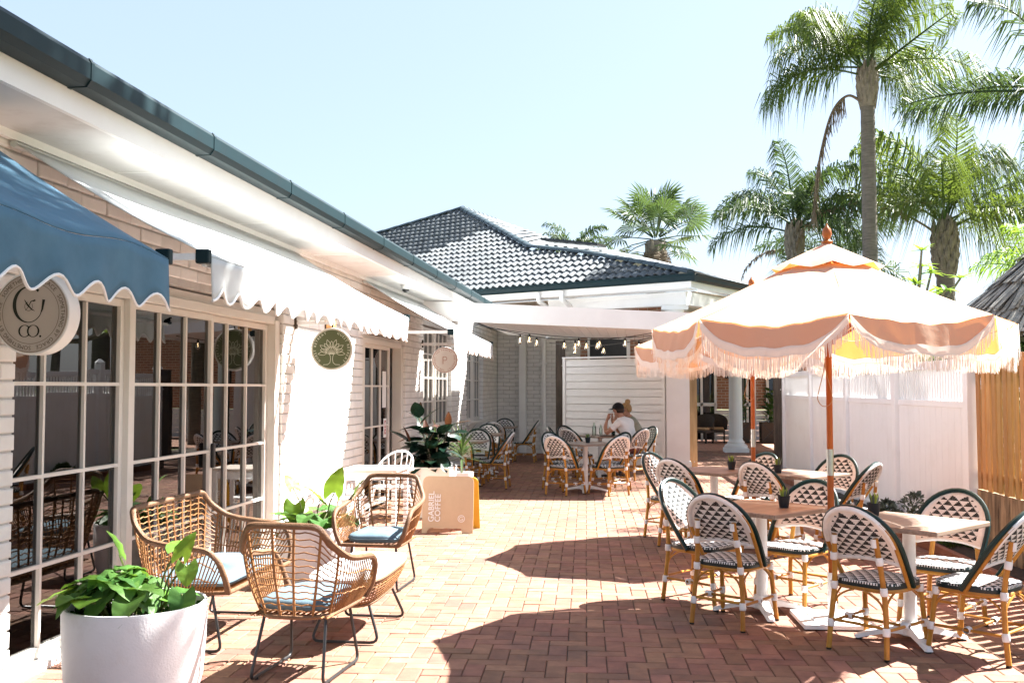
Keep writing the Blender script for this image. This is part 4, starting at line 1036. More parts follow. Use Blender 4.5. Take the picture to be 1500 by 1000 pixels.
# ---------------------------------------------------------------- bistro chairs
def chair_parts():
    c = empty('bistro_chair')
    # arch plane: from (y 0, z .405) at the seat to (y -.325, z .885)
    B0 = Vector((0, .0, .405)); T0 = Vector((0, -.325, .885)); up = (T0-B0); AL = up.length; up.normalize(); nrm = Vector((0, up.z, -up.y))   # nrm looks forward
    def A(x, s, o=0): return B0+Vector((x, 0, 0))+up*s+nrm*o
    def outline(g):       # half-outline of the arch, inset by g
        pts = [(-.232+g, 0)]+[(-.232+g-.014*math.sin(PI*i/6*.5), .05*i) for i in range(1, 6)]
        r = .246-g; cy = AL-r*1.22
        pts = [(x, y) for x, y in pts if y < cy-.01]
        n = 18
        return pts+[(-r*math.cos(PI*i/n), cy+(r*1.22)*math.sin(PI*i/n)) for i in range(n+1)]+[(-x, y) for x, y in reversed(pts)]
    MB().tube([A(x, s, .008) for x, s in outline(.0)], .0165, 8).build('arch_frame', GREEN, c, True)
    MB().tube([A(x, s, -.012) for x, s in outline(.02)], .0135, 8).build('inner_arch', BAMBOO, c, True)
    MB().tube([A(x, s, -.012) for x, s in outline(.026) if s > .30], .0165, 8).build('arch_wrap', WRAP, c, True)
    # woven backrest, bowed a little backwards
    r = .235; cy = AL-r*1.22-.008; s0 = .165
    def half(s): return min(.228, .228 if s < cy else .228*math.sqrt(max(0, 1-((s-cy)/(r*1.2))**2)))
    def back(u, v):
        s = s0+(AL-.018-s0)*v; w = half(s); x = (u*2-1)*w; bow = -.028*(1-(x/.235)**2)*math.sin(PI*min(1, .15+.85*v))
        lift = .045*(1-(x/.228)**2)*(1-v)**2.5
        return A(x, s+lift, -.004+bow)
    def buv(u, v): s = s0+(AL-s0)*v; return ((u*2-1)*half(s)+1, s+1)
    bk = MB().grid(back, 20, 18, buv)
    for j in range(18):
        for i in range(20):
            if i < 2 or i > 17 or j > 16: bk.mi[j*20+i] = 1
    o = bk.build('backrest', [WEAVE, WRAP], c, True); md = o.modifiers.new('t', 'SOLIDIFY'); md.thickness = .009; md.offset = -1
    MB().tube([Vector(back(i/12, 0)) for i in range(13)], .0135, 8).build('lower_back_wrap', WRAP, o, True)
    # seat
    def seat_xy(a):
        k = 2/3.6; x = .218*math.copysign(abs(math.cos(a))**k, math.cos(a)); y = .212*math.copysign(abs(math.sin(a))**k, math.sin(a)); return x*(1-.06*(1-y/.21)*.5), y
    def seat(u, v):
        x, y = seat_xy(2*PI*u); return (x*v, y*v, .438+.012*(1-v*v)-.010*math.sin(PI*v)*0)
    def suv(u, v): x, y = seat_xy(2*PI*u); return (x*v+1, y*v+1)
    mb = MB().grid(seat, 40, 5, suv); mb.build('seat', WEAVE, c, True)
    def side(u, v): x, y = seat_xy(2*PI*u); f = 1+.012*math.sin(PI*v); return (x*f, y*f, .438-.036*v)
    MB().grid(side, 40, 3).build('seat_edge', M_EDGE, c, True)
    MB().tube([Vector((seat_xy(2*PI*i/36)[0]*.97, seat_xy(2*PI*i/36)[1]*.97, .392)) for i in range(36)], .0135, 8, True).build('seat_rail', BAMBOO, c, True)
    # legs
    FL = lambda s: [(s*.185, .175, .40), (s*.195, .20, .2), (s*.205, .225, .012)]
    RL = lambda s: [(s*.135, -.255, .71), (s*.16, -.215, .42), (s*.18, -.225, .2), (s*.19, -.245, .012)]
    wr = MB().lathe([(.0200, -.024), (.0222, -.016), (.0222, .016), (.0200, .024), (.012, .024)], 10).mesh('joint_wrap', WRAP, True)
    ft = MB().lathe([(.001, 0), (.0165, 0), (.0165, .014)], 10).mesh('foot_cap', BLACKM, True)
    def wat(leg, p, d): 
        q = Vector(d).to_track_quat('Z', 'Y').to_matrix().to_4x4(); link('joint_wrap', wr, leg, Matrix.Translation(p) @ q)
    for s in (-1, 1):
        l = MB().tube(FL(s), .0165, 9).build('leg', BAMBOO, c, True); p = FL(s)
        wat(l, (s*.186, .178, .378), (s*.05, .1, -1)); wat(l, (s*.198, .207, .165), (s*.05, .1, -1)); link('foot_cap', ft, l, Matrix.Translation(p[-1][:2]+(0,)))
        l = MB().tube(smooth_path(RL(s), 4), .0165, 9).build('leg', BAMBOO, c, True); p = RL(s)
        wat(l, (s*.163, -.216, .395), (s*.05, 0, -1)); wat(l, (s*.182, -.229, .165), (s*.05, -.1, -1)); wat(l, (s*.150, -.238, .575), (s*.1, .12, -1)); link('foot_cap', ft, l, Matrix.Translation(p[-1][:2]+(0,)))
        # brace behind the back wrap
        pw = MB().tube([(s*.128, -.262, .705), (s*.13, -.262, .655)], [.0185, .016], 8).build('top_wrap', WRAP, c, True)
        MB().tube([(s*.198, .205, .17), (s*.182, -.229, .17)], .0095, 7).build('stretcher', BAMBOO, c, True)
        # curved brackets under the seat
        for (x0, y0, dx, dy) in ((s*.192, .188, 0, -1), (s*.192, .188, -s, 0), (s*.17, -.218, 0, 1), (s*.17, -.218, -s, 0)):
            pts = [(x0+dx*.004, y0+dy*.004, .27), (x0+dx*.03, y0+dy*.03, .325), (x0+dx*.085, y0+dy*.085, .365), (x0+dx*.14, y0+dy*.14, .385)]
            MB().tube(smooth_path(pts, 3), .0068, 6).build('bracket', BAMBOO, c, True)
        w_ = MB().tube([(s*.172, -.215, .525), (s*.226, -.09, .525)], .010, 6)
    MB().tube([(-.19, -.01, .17), (.19, -.01, .17)], .0095, 7).build('stretcher', BAMBOO, c, True)
    MB().tube([(-.18, -.229, .185), (.18, -.229, .185)], .0095, 7).build('stretcher', BAMBOO, c, True)
    for s in (-1, 1): link('joint_wrap', wr, c, Matrix.Translation((s*.186, -.01, .17)) @ Matrix.Rotation(PI/2, 4, 'Y'))
    tag(c, 'chair', 'chair', 'green and white bistro chairs'); return c
def edge_mat():
    m, nt, b, out = new_mat('seat_edge_weave'); v = coords(nt, 'obj'); sp = nd(nt, 'ShaderNodeSeparateXYZ', {0: v})
    s = mth(nt, 'SINE', mth(nt, 'MULTIPLY', mth(nt, 'ADD', sp.outputs[0], sp.outputs[1]), 180)); s2_ = mth(nt, 'SINE', mth(nt, 'MULTIPLY', mth(nt, 'SUBTRACT', sp.outputs[0], sp.outputs[1]), 180))
    k = mth(nt, 'MULTIPLY', mth(nt, 'GREATER_THAN', mth(nt, 'MULTIPLY', s, s2_), .25), mth(nt, 'GREATER_THAN', sp.outputs[2], .424))
    nt.links.new(mixc(nt, k, (.003, .016, .018), (.72, .71, .69)), b.inputs['Base Color']); b.inputs['Roughness'].default_value = .4; return m
M_EDGE = edge_mat()
_chair = chair_parts(); _used = [False]
def chair(x, y, face, label, group='green and white bistro chairs'):
    """face: direction the sitter looks, degrees from +X"""
    o = _chair if not _used[0] else copy_tree(_chair); _used[0] = True
    return place(o, (x, y, .0), R(face-90), label, group)

# ---------------------------------------------------------------- bistro tables
def table_parts():
    t = empty('bistro_table')
    MB().box((0, 0, .735), (.72, .72, .032), None, .007).build('tabletop', TABLEW, t)
    MB().lathe([(.0, .72), (.12, .72), (.12, .712), (.042, .705), (.040, .69), (.040, .13), (.044, .11)], 20).build('column', WHITEM, t, True)
    b = MB(); b.lathe([(.06, .12), (.075, .075), (.08, .04), (.06, .03)], 20, cap0=True)
    base = b.build('base_hub', WHITEM, t, True)
    for k in range(4):
        a = PI/4+k*PI/2; d = Vector((math.cos(a), math.sin(a), 0)); s = Vector((-d.y, d.x, 0)); f = MB(); vs = []
        for rr, w, z0, z1 in ((.04, .05, .045, .105), (.14, .045, .05, .085), (.26, .034, .03, .055), (.335, .026, .012, .034), (.35, .018, .012, .026)):
            vs += [d*rr-s*w+Vector((0, 0, z0)), d*rr+s*w+Vector((0, 0, z0)), d*rr+s*w*.6+Vector((0, 0, z1)), d*rr-s*w*.6+Vector((0, 0, z1))]
        f.add(vs, [(4*i+j, 4*i+(j+1) % 4, 4*i+4+(j+1) % 4, 4*i+4+j) for i in range(4) for j in range(4)]+[(16, 17, 18, 19)])
        foot = f.build('foot', WHITEM, t)
        MB().lathe([(.02, 0), (.02, .014)], 10, d*.325, True, True).build('glide', BLACKM, foot)
    tag(t, 'table', 'table', 'square bistro tables'); return t
_table = table_parts(); _tu = [False]
def table(x, y, rz, label):
    o = _table if not _tu[0] else copy_tree(_table); _tu[0] = True
    return place(o, (x, y, 0), R(rz), label)
SUCC = M('succulent_leaf', (.20, .30, .06), (.10, .18, .035), 30, .5, vary=.3, trans=.3, tcol=(.4, .55, .1))
def herb_pot(x, y, label, z=.751, sc=1.0):
    p = empty('herb_pot', (x, y, z), random.random()*6); tag(p, label, 'plant pot', 'little pots on the tables'); p.scale = (sc, sc, sc)
    MB().lathe([(.0, 0), (.030, 0), (.032, .003), (.043, .078), (.0445, .085), (.040, .085), (.036, .07), (0, .07)], 20).build('pot', DARKPOT, p, True, ang=35)
    MB().lathe([(.0, .077), (.039, .076)], 14).build('soil', EARTH, p)
    for k in range(13):
        a = k*2.4; r = .006+.022*(k/13); h = random.uniform(.05, .085); l = MB()
        b = Vector((r*math.cos(a), r*math.sin(a), .075)); tp = b+Vector((math.cos(a)*.018, math.sin(a)*.018, h)); sd = Vector((-math.sin(a), math.cos(a), 0))*.009
        l.add([b-sd*.7, b+sd*.7, b.lerp(tp, .6)+sd, b.lerp(tp, .6)-sd, tp], [(0, 1, 2, 3), (3, 2, 4)]).build('leaf', SUCC if k % 3 else GREYLEAF, p)

T = {'t1': (.90, 7.37, 48), 't2': (1.74, 6.69, 48), 't3': (.82, 10.62, 48), 't4': (1.62, 10.28, 48), 't5': (-.76, 15.5, 45), 't6': (-.62, 18.05, 45), 'l1': (-2.74, 15.95, 0), 'l2': (-2.8, 18.4, 0), 'l3': (-2.95, 21.8, 0)}
TLAB = {'t1': 'square wood-look table just beside the umbrella base plate with four tucked chairs'.replace('four', 'three'), 't2': 'square wood-look table by the batten fence, half in sun', 't3': 'square wood-look table behind, next to the far parasol pole', 't4': 'square wood-look table between far parasol pole and white fence',
        't5': 'wood-look table in front of the seated couple, empty but for a pot', 't6': 'wood-look table where the couple sit, set with bottles', 'l1': 'small table against the left wall nearest the rubber plant', 'l2': 'small table against the wall, middle of the row of three', 'l3': 'small table against the wall, furthest of the row by the end wall'}
for k, (x, y, a) in T.items(): table(x, y, a, TLAB[k])
def at(k, ang, d): x, y, _ = T[k]; return x+d*math.cos(R(ang)), y+d*math.sin(R(ang))
CH = [('t1', 235, .40, 57, 'bistro chair with its back to the open paving at the table by the umbrella base'),
      ('t1', 140, .50, -38, 'sunlit bistro chair turned side-on at the left of the table by the umbrella base'),
      ('t1', 48, .42, 230, 'bistro chair facing out, directly left of the near umbrella pole'),
      ('t2', 224, .36, 48, 'bistro chair in front of the half-sunlit table, between its column and the umbrella plate'),
      ('t2', 318, .44, 138, 'bistro chair by the batten fence seen from its side, cut by the picture edge'.replace(', cut by the picture edge', '')),
      ('t2', 50, .47, 232, 'bistro chair behind the half-sunlit table, its back against the white fence corner'),
      ('t3', 228, .42, 50, 'bistro chair showing its back at the far table next to the far parasol pole'),
      ('t3', 145, .50, -35, 'bright bistro chair at the outer end of the far table beside the far pole'),
      ('t3', 40, .50, 222, 'bistro chair facing out right behind the far parasol pole'),
      ('t4', 226, .42, 48, 'bistro chair showing its back between the two parasol poles'),
      ('t4', 48, .52, 230, 'bistro chair facing out in front of the white fence, behind the near pole'),
      ('t4', 325, .48, 145, 'bistro chair angled with its back to the lavender shrub'),
      ('t5', 238, .52, 58, 'bistro chair showing its back at the empty table before the couple, beside the shaded paving'),
      ('t5', 315, .52, 130, 'bistro chair showing its back at the empty table before the couple, on the sunny side'),
      ('t5', 140, .50, -42, 'bistro chair facing out behind the shaded-side chair at the empty table'),
      ('t5', 40, .50, 220, 'bistro chair facing out behind the sunny-side chair at the empty table'),
      ('t6', 228, .55, 52, 'bistro chair showing its back at the couple\'s table near the dark post'),
      ('t6', 175, .62, 0, 'bistro chair side-on at the couple\'s table, beside the dark timber post'),
      ('t6', 140, .62, -42, 'bistro chair facing out at the couple\'s table, against the clad screen'),
      ('t6', 325, .66, 142, 'bistro chair carrying the person in the white t-shirt'),
      ('t6', 27, .78, 212, 'bistro chair carrying the person with the blonde bun')]
CPOS = {}
for k, ang, d, f, lb in CH:
    x, y = at(k, ang, d); chair(x, y, f, lb); CPOS[lb] = (x, y, f)
for x, y, f, lb in ((-2.26, 15.92, 178, 'bistro chair side-on, pulled out from the small table nearest the rubber plant'), (-2.7, 15.25, 88, 'bistro chair half hidden behind the rubber plant planter'), (-2.68, 16.65, -92, 'bistro chair facing out behind the small table nearest the rubber plant'),
      (-2.72, 17.65, 90, 'bistro chair showing its back at the middle small wall table'), (-2.85, 19.1, -90, 'bistro chair facing out at the middle small wall table'), (-2.95, 21.05, 90, 'bistro chair showing its back at the furthest small wall table'),
      (-2.98, 22.6, -90, 'bistro chair facing out at the furthest small wall table'), (-2.38, 21.5, 180, 'bistro chair side-on at the furthest small wall table, near the end wall')):
    chair(x, y, f, lb)
herb_pot(1.05, 7.30, 'charcoal pot of succulents on the table by the umbrella base'); herb_pot(1.58, 6.93, 'charcoal pot of bright green sprigs on the half-sunlit table')
herb_pot(1.0, 10.62, 'charcoal pot of sprigs on the far table beside the far pole'); herb_pot(1.42, 10.25, 'charcoal pot of sprigs on the far table towards the white fence'); herb_pot(-.72, 15.5, 'charcoal pot on the empty table before the couple')
# ---------------------------------------------------------------- parasols
def parasol(loc, a0, label, base=True, tilt=0):
    p = empty('parasol', loc); tag(p, label, 'parasol', 'fringed parasols')
    RR, ZR_, ZA = 1.20, 2.03, 2.56
    MB().tube([(0, 0, .06), (0, 0, 1.02)], .0225, 16).build('lower_pole', ORANGEWOOD, p, True)
    MB().tube([(0, 0, 1.0), (0, 0, 1.18)], .0245, 16).build('pole_sleeve', STEEL, p, True)
    MB().tube([(0, 0, 1.17), (0, 0, 2.62)], .0215, 16).build('upper_pole', ORANGEWOOD, p, True)
    MB().lathe([(.0, 2.60), (.035, 2.60), (.04, 2.615), (.02, 2.63), (.022, 2.64), (.034, 2.665), (.028, 2.70), (.012, 2.72), (.004, 2.74), (0, 2.742)], 18).build('finial', ORANGEWOOD, p, True)
    V = [Vector((math.cos(R(a0+45*k)), math.sin(R(a0+45*k)), 0)) for k in range(9)]
    def canopy_pt(k, u, v, r0=.30):
        # v 0 at the vent, 1 at the rim; each panel sags between the ribs
        rr = r0+(RR-r0)*v; d = V[k]*(1-u)+V[k+1]*u; d2 = d.lerp(d.normalized()*(1), 0)
        z = ZA-.02-(ZA-ZR_)*(.0+1.0*((rr)/RR))**1.0+.02; sag = .055*math.sin(PI*u)*(v**1.3)+.016*math.sin(PI*v)
        wr = .006*math.sin(u*9+k*2+v*5)*v+(.012*math.exp(-((v-.93)/.08)**2)*math.sin(u*31+k))*math.sin(PI*u)
        q = d2*rr; return Vector((q.x, q.y, z-sag+wr))
    def wave(u): return .145*(1-(abs(2*u-1))**3.2)+.018*math.cos(2*PI*u*1.0+PI)*-1*(1-abs(2*u-1)**4)
    for k in range(8):
        pa = MB().grid(lambda u, v: canopy_pt(k, u, v), 20, 16).build('canopy_panel', CANVAS, p, True, ang=80)
        out = (V[k]+V[k+1]).normalized()
        def val(u, v):
            e = canopy_pt(k, u, 1); dr = .012+wave(u); bl = .035*math.sin(PI*u)*v+.008*math.sin(u*14+k)*v+.004*math.sin(u*41+k)*v
            return e+out*(bl+.006)+Vector((0, 0, -dr*v-.002))
        va = MB().grid(val, 28, 6).build('valance', CANVAS, p, True, ang=80)
        def trim(u, v): e = Vector(val(u, 1)); return e+out*.004+Vector((0, 0, .012-.055*v))
        MB().grid(trim, 28, 2).build('trim', FRINGE, va, True)
        mb = MB(); n = 120
        for i in range(n):
            u = (i+.5)/n; e = Vector(trim(u, 1)); t = (V[k+1]-V[k]).normalized()*.0028; L = .088*random.uniform(.85, 1.08)
            q = e+Vector((random.gauss(0, .004), random.gauss(0, .004), -L))+out*random.gauss(0, .004)
            mb.add([e-t+Vector((0, 0, .01)), e+t+Vector((0, 0, .01)), q+t*.8, q-t*.8], [(0, 1, 2, 3)])
        o = mb.build('fringe', FRINGE, va)
        rb = MB().bar(Vector((0, 0, ZA-.06))+V[k]*.04, V[k]*(RR-.05)+Vector((0, 0, ZR_-.022)), .016, .022).build('rib', ORANGEWOOD, p)
        MB().bar(Vector((0, 0, 1.93))+V[k]*.04, V[k]*(RR*.5)+Vector((0, 0, ZA-.29)), .014, .018).build('strut', ORANGEWOOD, rb)
    MB().lathe([(.045, 1.90), (.05, 1.93), (.045, 1.96)], 16).build('runner', ORANGEWOOD, p, True)
    def vent(u, v):
        k = min(7, int(u*8)); w = u*8-k; d = V[k]*(1-w)+V[k+1]*w; rr = .02+.36*v
        return (d.x*rr, d.y*rr, ZA+.042-.165*v-.012*math.sin(PI*w)*v+.02*(1-abs(2*w-1))*(v**6)*-1)
    MB().grid(vent, 64, 6).build('vent_cap', CANVAS, p, True, ang=80)
    if base:
        b = MB(); b.box((0, 0, .022), (.48, .48, .03), None, .005); b.build('base_plate', WHITEM, p, mtx=Matrix.Rotation(R(3), 4, 'Z'))
        MB().box((0, 0, .042), (.30, .30, .014), None, .004).build('base_plate', WHITEM, p, mtx=Matrix.Rotation(R(3), 4, 'Z'))
        MB().tube([(0, 0, .04), (0, 0, .34)], .030, 16).build('base_tube', WHITEM, p, True)
        for sx in (-1, 1):
            for sy in (-1, 1): MB().lathe([(.02, 0), (.02, .01)], 10, (sx*.2, sy*.2, 0), True, True).build('glide', BLACKM, p)
        cord = [(-.024, -.02, 1.95), (-.035, -.03, 1.75), (-.075, -.035, 1.58), (-.082, -.03, 1.52), (-.05, -.035, 1.475), (.0, -.035, 1.49), (.012, -.032, 1.56), (-.03, -.034, 1.75), (-.02, -.03, 1.95)]
        MB().tube(smooth_path(cord, 6), .0032, 6).build('cord', M('cord', (.42, .26, .15), rough=.8), p, True)
    return p
parasol((1.335, 7.10, 0), -95, 'cream parasol with white fringe whose pole stands on a white steel plate')
p2 = parasol((1.20, 10.42, 0), -80, 'second fringed parasol standing behind, between the two far tables')

# ---------------------------------------------------------------- rattan lounge set
def rattan_seat(name, label, W, loc, rz, cat, n_st, cush_label, D=.62):
    """shell in local axes: sitter looks +Y, back at -Y; W is the width at the arms"""
    t = empty(name, loc, rz); tag(t, label, cat)
    sh = .36; hb = .86; ha = .63
    hw = W/2; bw = hw-.10            # half width at arms / at back base
    # rim: front of right arm -> back -> front of left arm
    def rim_half(s):
        return [(s*(hw-.075), D*.50, sh+.01), (s*(hw-.03), D*.50, sh+.10), (s*hw, D*.44, ha-.05), (s*(hw), D*.33, ha), (s*(hw+.0), -D*.12, ha+.03), (s*(hw-.005), -D*.30, ha+.055), (s*(hw-.06), -D*.46, hb-.09), (s*(hw-.105), -D*.52, hb-.01), (s*(hw-.15), -D*.53, hb)]
    rp = rim_half(1)+rim_half(-1)[::-1]
    rim = fillet(rp, .055, 3)
    MB().tube(rim, .019, 9).build('rim', RATTANR, t, True)
    bp = fillet([((hw-.075), D*.50, sh+.01), ((hw-.085), D*.2, sh), ((hw-.10), -D*.28, sh), (bw-.10, -D*.42, sh), (-(bw-.10), -D*.42, sh), (-(hw-.10), -D*.28, sh), (-(hw-.085), D*.2, sh), (-(hw-.075), D*.50, sh+.01)], .06, 3)
    MB().tube(bp, .013, 8).build('seat_rail', RATTANR, t, True)
    MB().tube([(hw-.075, D*.50, sh+.01), (-(hw-.075), D*.50, sh+.01)], .015, 8).build('front_rail', RATTANR, t, True)
    def resamp(P, n):
        L = [0]
        for a, b in zip(P[:-1], P[1:]): L.append(L[-1]+(b-a).length)
        out = []; j = 0
        for i in range(n+1):
            d = L[-1]*i/n
            while j < len(L)-2 and L[j+1] < d: j += 1
            out.append(P[j].lerp(P[j+1], (d-L[j])/max(1e-9, L[j+1]-L[j])))
        return out
    N = 72 if W < 1 else 112; ra = resamp(rim, N); ba = resamp(bp, N); bk0 = next(i for i in range(N) if ra[i].y < -D*.36); A0 = next(i for i in range(N) if ra[i].z > ha-.12)
    def sp(i, v):                       # point on the shell, bulging slightly outwards
        a, b = ba[i], ra[i]; p = a.lerp(b, v); c = Vector((p.x, p.y+.05, 0)); o = Vector((p.x, p.y, 0)).normalized() if p.length else Vector((0, 0, 0))
        return p+o*.018*math.sin(PI*v)
    for i in sorted(set(round(bk0+(N-2*bk0)*k/(n_st-1)) for k in range(n_st))):
        pr_ = [sp(i, v/8) for v in range(9)]
        MB().tube(pr_, .0075, 6).build('stake', RATTAN, t, True)
    nh = 14
    for j in range(1, nh):
        v = j/nh; ph = random.random()*6
        lo = bk0-1 if j not in (5, 10) else A0+2; hi = N-lo
        pts = [sp(i, v)+Vector((0, 0, .004*math.sin(i*1.9+ph))) for i in range(lo, hi+1)]
        MB().tube(pts, .0042, 5).build('strand', RATTAN, t, True)
    # upright canes in the arms
    for i in list(range(A0, bk0))+list(range(N-bk0+1, N-A0+1)):
        MB().tube([sp(i, v/4) for v in range(5)], .0045, 5).build('arm_cane', RATTAN, t, True)
    # woven deck
    dk = MB()
    nn_ = int(W/.045)
    for i in range(nn_+1):
        x = -(hw-.09)+(W-.18)*i/nn_; dk.tube([(x, D*.49, sh+.008), (x, -D*.40, sh)], .006, 5)
    o = dk.build('seat_deck', RATTAN, t, True)
    for s in (-1, 1):      # black sled legs
        x = s*(hw-.13); P = [(x, D*.30, sh-.01), (x+s*.03, D*.42, .014), (x+s*.03, -D*.44, .014), (x, -D*.26, sh-.01)]
        lg = MB().tube(fillet(P, .05, 4), .0095, 8).build('sled_leg', BLACKM, t, True)
        for yy in (D*.30, -D*.32): MB().lathe([(.012, 0), (.012, .012)], 8, (x+s*.03, yy, 0), True, True).build('glide', BLACKM, lg)
    MB().bar((-(hw-.13), D*.25, sh-.02), ((hw-.13), D*.25, sh-.02), .018, .018).build('cross_bar', BLACKM, t); MB().bar((-(hw-.13), -D*.22, sh-.02), ((hw-.13), -D*.22, sh-.02), .018, .018).build('cross_bar', BLACKM, t)
    # loose cushion
    c = empty('seat_cushion', loc, rz); tag(c, cush_label, 'cushion')
    cw, cd = W-.20, D*.84
    def cf(u, v):
        a = 2*PI*u; k = .36; x = cw/2*math.copysign(abs(math.cos(a))**k, math.cos(a)); y = cd/2*math.copysign(abs(math.sin(a))**k, math.sin(a))
        b = PI*v-PI/2; e = abs(math.cos(b))**.45; z = math.copysign(abs(math.sin(b))**.75, math.sin(b))
        puff = 1+.12*(1-min(1, (abs(x)*2/cw)**2))
        return (x*e, y*e+.025, sh+.055+.042*z*puff+.004*math.sin(x*19)*math.cos(y*15))
    MB().grid(cf, 48, 12).build('cover', CUSH, c, True, ang=180)
    sm = MB(); sm.tube([Vector(cf(i/60, .5)) for i in range(60)], .005, 5, True); sm.build('piping', CUSH, c, True)
    return t
AST = [26, 31, 36, 41, 46]
rattan_seat('rattan_armchair', 'rattan armchair with its back turned, nearest the bowl planter', .62, (-1.85, 5.53, 0), R(-5), 'armchair', 6, 'blue-grey cushion in the armchair that shows its back')
rattan_seat('rattan_armchair', 'sunlit rattan armchair facing out in front of the folding board sign', .62, (-2.05, 7.97, 0), R(177), 'armchair', 6, 'sunlit pale blue cushion in the armchair facing out')
rattan_seat('rattan_loveseat', 'two-seat rattan sofa along the sliding doors', 1.22, (-2.74, 6.33, 0), R(-90), 'sofa', 12, 'long blue-grey cushion on the rattan two-seat sofa')
# coffee table
ctb = empty('coffee_table', (-1.81, 6.50, 0)); tag(ctb, 'low rattan coffee table with a white top between the chairs', 'table')
def rr_pt(a, hx, hy, k=.5): return Vector((hx*math.copysign(abs(math.cos(a))**k, math.cos(a)), hy*math.copysign(abs(math.sin(a))**k, math.sin(a)), 0))
for j in range(9):
    v = j/8; MB().tube([rr_pt(2*PI*i/64, .235-.075*v**1.4, .52-.12*v**1.4)+Vector((0, 0, .405-.16*v)) for i in range(64)], .0052 if 0 < j < 8 else .012, 6, True).build('strand' if 0 < j < 8 else 'rim', RATTAN if 0 < j < 8 else RATTANR, ctb, True)
for i in range(40):
    a = 2*PI*i/40; MB().tube([rr_pt(a, .235-.075*v**1.4, .52-.12*v**1.4)+Vector((0, 0, .405-.16*v)) for v in (0, .25, .5, .75, 1)], .0048, 5).build('stake', RATTAN, ctb, True)
mb = MB(); n = 64; vs = [rr_pt(2*PI*i/n, .24, .53)+Vector((0, 0, z)) for z in (.412, .428) for i in range(n)]
mb.add(vs, [tuple(range(n-1, -1, -1)), tuple(range(n, 2*n))]+[(i, (i+1) % n, n+(i+1) % n, n+i) for i in range(n)]); mb.build('tabletop', WHITEM, ctb)
for yy in (-.36, .36): MB().tube(fillet([(-.13, yy*.8, .25), (-.22, yy, .014), (.22, yy, .014), (.13, yy*.8, .25)], .06, 4), .0095, 8).build('sled_leg', BLACKM, ctb, True)

# ---------------------------------------------------------------- bowl planters with elephant-ear leaves
def bowl_planter(loc, r, h, label, leaves, seed, rz=0):
    random.seed(seed); p = empty('bowl_planter', loc, rz); tag(p, label, 'planter')
    MB().lathe([(0, 0), (r*.80, 0), (r*.88, .03), (r*.955, h*.25), (r*.99, h*.6), (r, h-.015), (r*.99, h), (r*.955, h), (r*.94, h-.03), (r*.92, h-.07)], 56).build('bowl', POT, p, True, ang=50)
    MB().lathe([(0, h-.055), (r*.5, h-.05), (r*.94, h-.065)], 30).build('soil', EARTH, p, True)
    g = MB()
    for k in range(500):
        a = random.random()*2*PI; q = r*.9*random.random()**.5; L = random.uniform(.02, .05); b = Vector((q*math.cos(a), q*math.sin(a), h-.06)); d = Vector((random.gauss(0, .5), random.gauss(0, .5), 1)).normalized(); s = d.cross(Vector((random.gauss(0, 1), random.gauss(0, 1), .1))).normalized()
        g.add([b, b+d*L*.6+s*L*.35, b+d*L, b+d*L*.6-s*L*.35], [(0, 1, 2, 3)])
    o = g.build('ground_cover', LEAFD, p); o['kind'] = 'stuff'
    lm = [leaf_mesh(.23, .25, LEAFY, .2, .25, heart=1, nx=5, ny=10, ripple=.05), leaf_mesh(.22, .23, LEAFM, .3, .4, heart=1, nx=5, ny=10, ripple=.07)]
    for (x, y, z, az, pit, sc, kind) in leaves:
        e = Vector((x, y, h+z)); b = Vector((x*.45+random.gauss(0, .02), y*.45+random.gauss(0, .02), h-.06))
        o = link('leaf', lm[kind], p, Matrix.Translation(e) @ Matrix.Rotation(R(az)-PI/2, 4, 'Z') @ Matrix.Rotation(R(pit), 4, 'X') @ Matrix.Scale(sc, 4))
        m = b.lerp(e, .6); m.x *= .85; m.y *= .85
        MB().tube(smooth_path([b, m, e], 4), [.006]*4+[.005]*5 if False else .0055, 5).build('stalk', STEM, p, True)
random.seed(3)
lv = []
for k in range(58):
    a = random.random()*360; q = random.uniform(.02, .27); lv.append((q*math.cos(R(a))-.07, q*math.sin(R(a))-.03, .13*(1-q/.3)+random.uniform(-.02, .05), a+random.gauss(0, 30), random.uniform(-35, 20), random.uniform(.45, .72), 1 if random.random() < .85 else 0))
lv += [(-.12, .05, .23, 200, 75, .62, 0), (-.30, -.05, .05, 190, -5, .9, 0), (.26, -.02, .24, 60, 70, .6, 0), (.30, -.06, .20, -60, -70, .45, 0), (.27, -.04, .05, -70, -65, .6, 1), (.20, .05, .26, 110, 30, .5, 0)]
bowl_planter((-2.56, 4.92, 0), .355, .50, 'large white bowl planter of trailing green leaves by the glass door', lv, 3)
random.seed(5)
lv = [(-.20, 0, .30, 150, 60, .62, 0), (-.19, .02, .16, -80, -60, .75, 0), (.04, -.02, .20, -150, 55, .85, 0), (.16, .0, .27, 60, 80, .95, 0), (-.02, .02, .08, -110, -10, .7, 0), (.22, .02, .04, -20, 10, .8, 1), (-.25, .0, .06, 180, 20, .7, 0), (.34, 0, .26, 20, 70, .6, 0), (.1, -.1, .05, -90, -20, .9, 1), (-.3, .05, .02, 170, 0, .7, 1)]
for k in range(14): a = random.random()*360; lv.append((.2*math.cos(R(a)), .2*math.sin(R(a)), random.uniform(.0, .1), a, random.uniform(-10, 40), random.uniform(.5, .8), 1))
bowl_planter((-2.66, 8.15, 0), .33, .46, 'second white bowl planter with tall lime elephant-ear leaves behind the armchairs', lv, 5)

